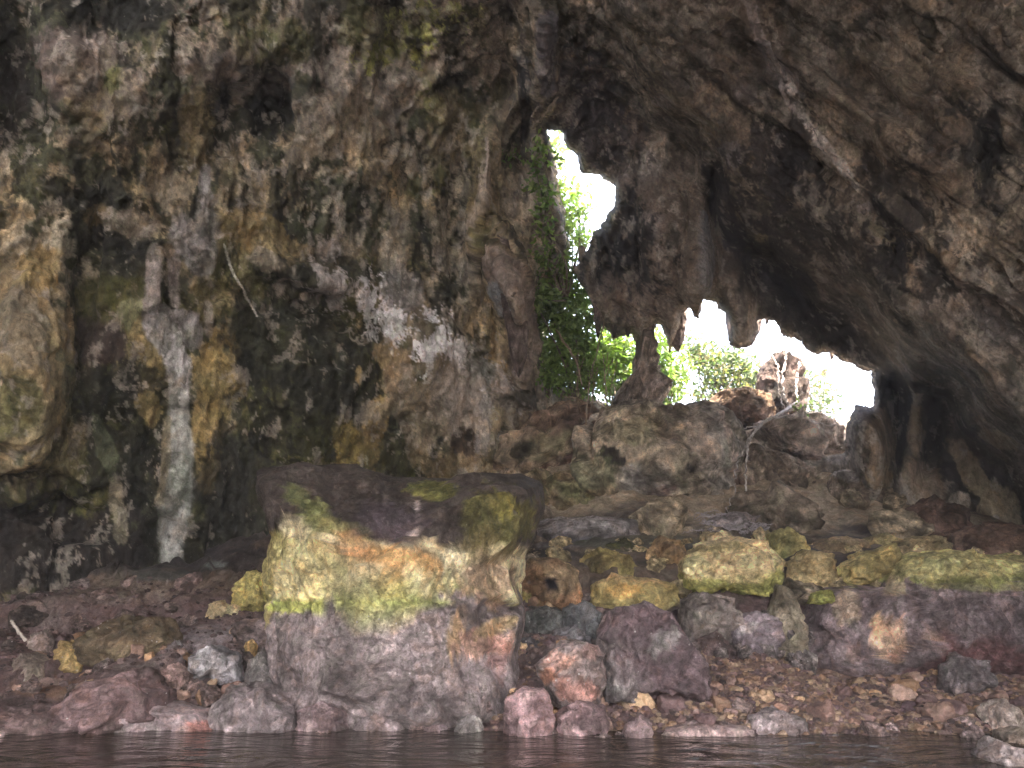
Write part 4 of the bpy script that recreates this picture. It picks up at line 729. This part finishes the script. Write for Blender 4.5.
# ------------------------------------------------------------------ plants
def leaves(clumps, n, size, pal, droop=.3):
    """clumps: (centre, radii) ellipsoids; leaves are folded pointed blades gathered on short twigs"""
    V = []; C_ = []; wts = np.array([r[0] * r[1] * r[2] for _, r in clumps]) ** .66; wts /= wts.sum()
    for _ in range(n // 6):
        ci = nr.choice(len(clumps), p=wts); c_, r_ = clumps[ci]
        d = nr.normal(size=3); d /= np.linalg.norm(d); tip = np.array(c_) + d * np.array(r_) * (nr.rand() ** .5) * (1 + .25 * nr.normal() * .5)
        base = np.array(pal[nr.randint(len(pal))]) * nr.uniform(.75, 1.3)
        out = d + np.array([0, 0, .2]); out /= np.linalg.norm(out)
        for k in range(6):
            p = tip + nr.normal(size=3) * size * .9
            a = out * .5 + nr.normal(size=3) * .8; a[2] -= droop; a /= np.linalg.norm(a); s_ = np.cross(a, nr.normal(size=3)); s_ /= np.linalg.norm(s_); nz_ = np.cross(a, s_)
            L_ = size * nr.uniform(.7, 1.3); W_ = L_ * .26
            V += [p, p + a * L_ * .45 + s_ * W_ + nz_ * W_ * .35, p + a * L_, p + a * L_ * .45 - s_ * W_ + nz_ * W_ * .35, p + a * L_ * .5]
            C_ += [base * nr.uniform(.85, 1.15)] * 5
    m = len(V) // 5; b = np.arange(m)[:, None] * 5
    Fc = np.concatenate([b + np.array([[0, 4, 1, 1]]), b], 1)[:, :0] if False else None
    T = np.concatenate([b + np.array([[0, 1, 4]]), b + np.array([[1, 2, 4]]), b + np.array([[2, 3, 4]]), b + np.array([[3, 0, 4]])])
    return np.array(V), T, np.array(C_)
PAL1 = [(.15, .23, .08), (.19, .29, .09), (.11, .19, .07), (.24, .32, .12)]; PAL2 = [(.11, .18, .045), (.08, .14, .04), (.14, .2, .06)]; PAL3 = [(.06, .1, .05), (.08, .12, .06), (.1, .13, .06), (.2, .18, .09)]
def bush(name, cat, label, pos, clumps, n, size, pal, stems, group=None):
    base = at_y(*pos); root = bpy.data.objects.new(name, None); COL.objects.link(root); root.location = base; tag(root, label, cat, group)
    cl = []
    for a, b, Y, r in clumps:
        rr = r / F * Y; cl.append((at_y(a, b, Y), (rr, rr * .9, rr)))
    V, Fc, C_ = leaves(cl, n, size, pal); mesh_obj('foliage', V - base, Fc, M_LEAF, C_, parent=root, smooth=False)
    paths = []
    for c_, r_ in cl:
        mid = (base + c_) / 2 + nr.normal(size=3) * .15; p = curve([base, mid, c_], 6, .02); paths.append((p, .035, .012))
        for _ in range(stems):
            e = c_ + nr.normal(size=3) * np.array(r_) * .6; paths.append((np.array([c_, (c_ + e) / 2 + nr.normal(size=3) * .04, e]), .012, .005))
    V, Fc = tube(paths, 5); mesh_obj('branches', V - base, Fc, M_BARK, parent=root); return root
bush('climbing_plant', 'plant', 'leafy climber covering the left edge of the tall opening', (565, 300, 17.6), [(552, 160, 17.4, 9), (548, 185, 17.4, 10), (560, 200, 17.6, 13), (572, 215, 17.8, 12), (578, 190, 18, 8), (562, 232, 17.4, 12), (582, 240, 17.8, 9), (556, 250, 17.2, 8), (556, 142, 17.6, 5), (588, 205, 18, 5), *[(a, b, wall_y(a, b, .15), rr) for a, b, rr in ((541, 150, 7), (535, 166, 6), (542, 184, 8), (545, 206, 8), (548, 230, 8), (545, 254, 8), (538, 276, 8), (535, 300, 8))], (548, 225, 16.8, 8), (556, 265, 17, 8)], 2300, .17, PAL1, 5)
bush('climbing_plant', 'plant', 'dense green creeper tumbling down the gully below the tall opening', (575, 402, 18.), [(560, 285, 17.8, 15), (575, 298, 18, 17), (556, 318, 17.7, 16), (572, 332, 18, 19), (590, 318, 18, 12), (558, 350, 17.8, 16), (583, 352, 18, 17), (548, 305, 17.4, 12), (562, 265, 17.6, 12), (550, 372, 17.6, 12), (570, 378, 17.8, 13), (586, 384, 18, 12), (596, 372, 18, 10), *[(a, b, wall_y(a, b, .2), rr) for a, b, rr in ((540, 325, 10), (534, 300, 9), (542, 350, 10), (545, 285, 10), (538, 372, 9))]], 6200, .17, [(.2, .3, .1), (.16, .25, .08), (.26, .36, .13), (.13, .21, .08)], 5)
bush('shrub', 'shrub', 'bright yellow-green shrub lit from behind, left of the rock pillar', (612, 420, 19.5), [(608, 345, 19.2, 14), (622, 355, 19.4, 16), (610, 370, 19.3, 14), (625, 378, 19.4, 14), (600, 358, 19.2, 12), (615, 395, 19.5, 8)], 1800, .19, PAL2, 6)
bush('shrub', 'shrub', 'green shrub between the rock pillar and the blunt stalactite', (665, 430, 20), [(660, 345, 19.6, 9), (662, 365, 19.6, 11), (672, 380, 19.8, 12), (665, 400, 19.9, 10), (680, 362, 19.8, 7), (656, 332, 19.6, 5)], 1000, .19, PAL2 + PAL1, 5)
bush('shrub', 'shrub', 'darker bush filling the foot of the right opening', (720, 425, 20.5), [(700, 355, 20.3, 13), (715, 368, 20.3, 14), (730, 360, 20.4, 13), (745, 368, 20.4, 13), (740, 385, 20.3, 14), (715, 385, 20.3, 11), (700, 395, 20.3, 8), (757, 378, 20.3, 10), (690, 348, 20.4, 7), (735, 348, 20.4, 5)], 2200, .17, PAL3, 6)
bush('shrub', 'shrub', 'sparse airy shrub right of the stump-like rock', (815, 440, 21), [(812, 380, 20.8, 10), (825, 372, 21, 7), (820, 395, 20.8, 10), (806, 400, 20.7, 9), (835, 402, 21, 7), (830, 412, 21, 7), (815, 412, 20.8, 8), (798, 372, 20.7, 6)], 560, .16, PAL3, 7)
bush('sprig', 'plant', 'single leafy sprig sticking out of the wall left of the tall opening', (516, 160, wall_y(516, 160)), [(511, 154, wall_y(511, 154, .2), 5), (520, 163, wall_y(520, 163, .2), 4)], 40, .14, PAL2, 2)
bush('sprig', 'plant', 'little green tuft on the pale root below the stump-like rock', (798, 410, 17.), [(799, 410, 16.9, 5)], 50, .12, PAL2, 2)
bush('sprig', 'plant', 'lone green tuft near the bottom of the pale root', (750, 538, 14.2), [(751, 528, 14.2, 4)], 30, .1, PAL2, 2)

HAZE = .005  # density of the added mist that imitates glare round the openings
def haze():
    m = bpy.data.materials.new('haze'); m.use_nodes = True; nt = m.node_tree; nt.nodes.remove(nt.nodes['Principled BSDF'])
    v = nt.nodes.new('ShaderNodeVolumePrincipled'); v.inputs['Color'].default_value = (.92, .9, .96, 1); v.inputs['Density'].default_value = HAZE; v.inputs['Anisotropy'].default_value = .3
    nt.links.new(v.outputs[0], nt.nodes['Material Output'].inputs['Volume'])
    a, z0, z1 = 122, -3, 60
    V = [(x_, y_, z_) for z_ in (z0, z1) for x_, y_ in ((-a, -a), (a, -a), (a, a), (-a, a))]
    tag(mesh_obj('haze', V, [(3, 2, 1, 0), (4, 5, 6, 7), (0, 1, 5, 4), (1, 2, 6, 5), (2, 3, 7, 6), (3, 0, 4, 7)], m, smooth=False), 'thin added mist standing in for the glare round the openings', 'haze', kind='stuff')
if HAZE: haze()
# ------------------------------------------------------------------ light, sky, camera
w = bpy.data.worlds.new('World'); scene.world = w; w.use_nodes = True; nt = w.node_tree
SUN_EL, SUN_AZ = 62, 160      # azimuth measured from +Y towards +X
sk = nt.nodes.new('ShaderNodeTexSky'); sk.sky_type = 'NISHITA'; sk.sun_disc = False; sk.sun_elevation = math.radians(SUN_EL); sk.sun_rotation = math.radians(SUN_AZ); sk.dust_density = 5.; sk.ozone_density = .3; sk.air_density = .7
nt.links.new(sk.outputs[0], nt.nodes['Background'].inputs[0]); nt.nodes['Background'].inputs[1].default_value = .15
sd_ = bpy.data.lights.new('sun', 'SUN'); sd_.energy = 2.2; sd_.angle = math.radians(.5); sd_.color = (1, .95, .88)
so = bpy.data.objects.new('sun', sd_); COL.objects.link(so)
e, a = math.radians(SUN_EL), math.radians(SUN_AZ); to = Vector((math.sin(a) * math.cos(e), math.cos(a) * math.cos(e), math.sin(e)))
so.rotation_euler = to.to_track_quat('Z', 'Y').to_euler(); so.location = to * 60

cd = bpy.data.cameras.new('camera'); cam = bpy.data.objects.new('camera', cd); COL.objects.link(cam); scene.camera = cam
cd.sensor_width = 36; cd.lens = 36 * F / 1024; cd.clip_end = 2000; cd.clip_start = .05
cam.location = CAM; cam.rotation_euler = (math.radians(90) + PITCH, 0, 0)
vs = scene.view_settings; vs.view_transform = 'Standard'; vs.look = 'None'; vs.exposure = 4.5; vs.gamma = 1
vs.use_white_balance = True; vs.white_balance_temperature = 7300; vs.white_balance_tint = 7
scene.cycles.use_denoising = True; scene.cycles.max_bounces = 6; scene.cycles.diffuse_bounces = 4
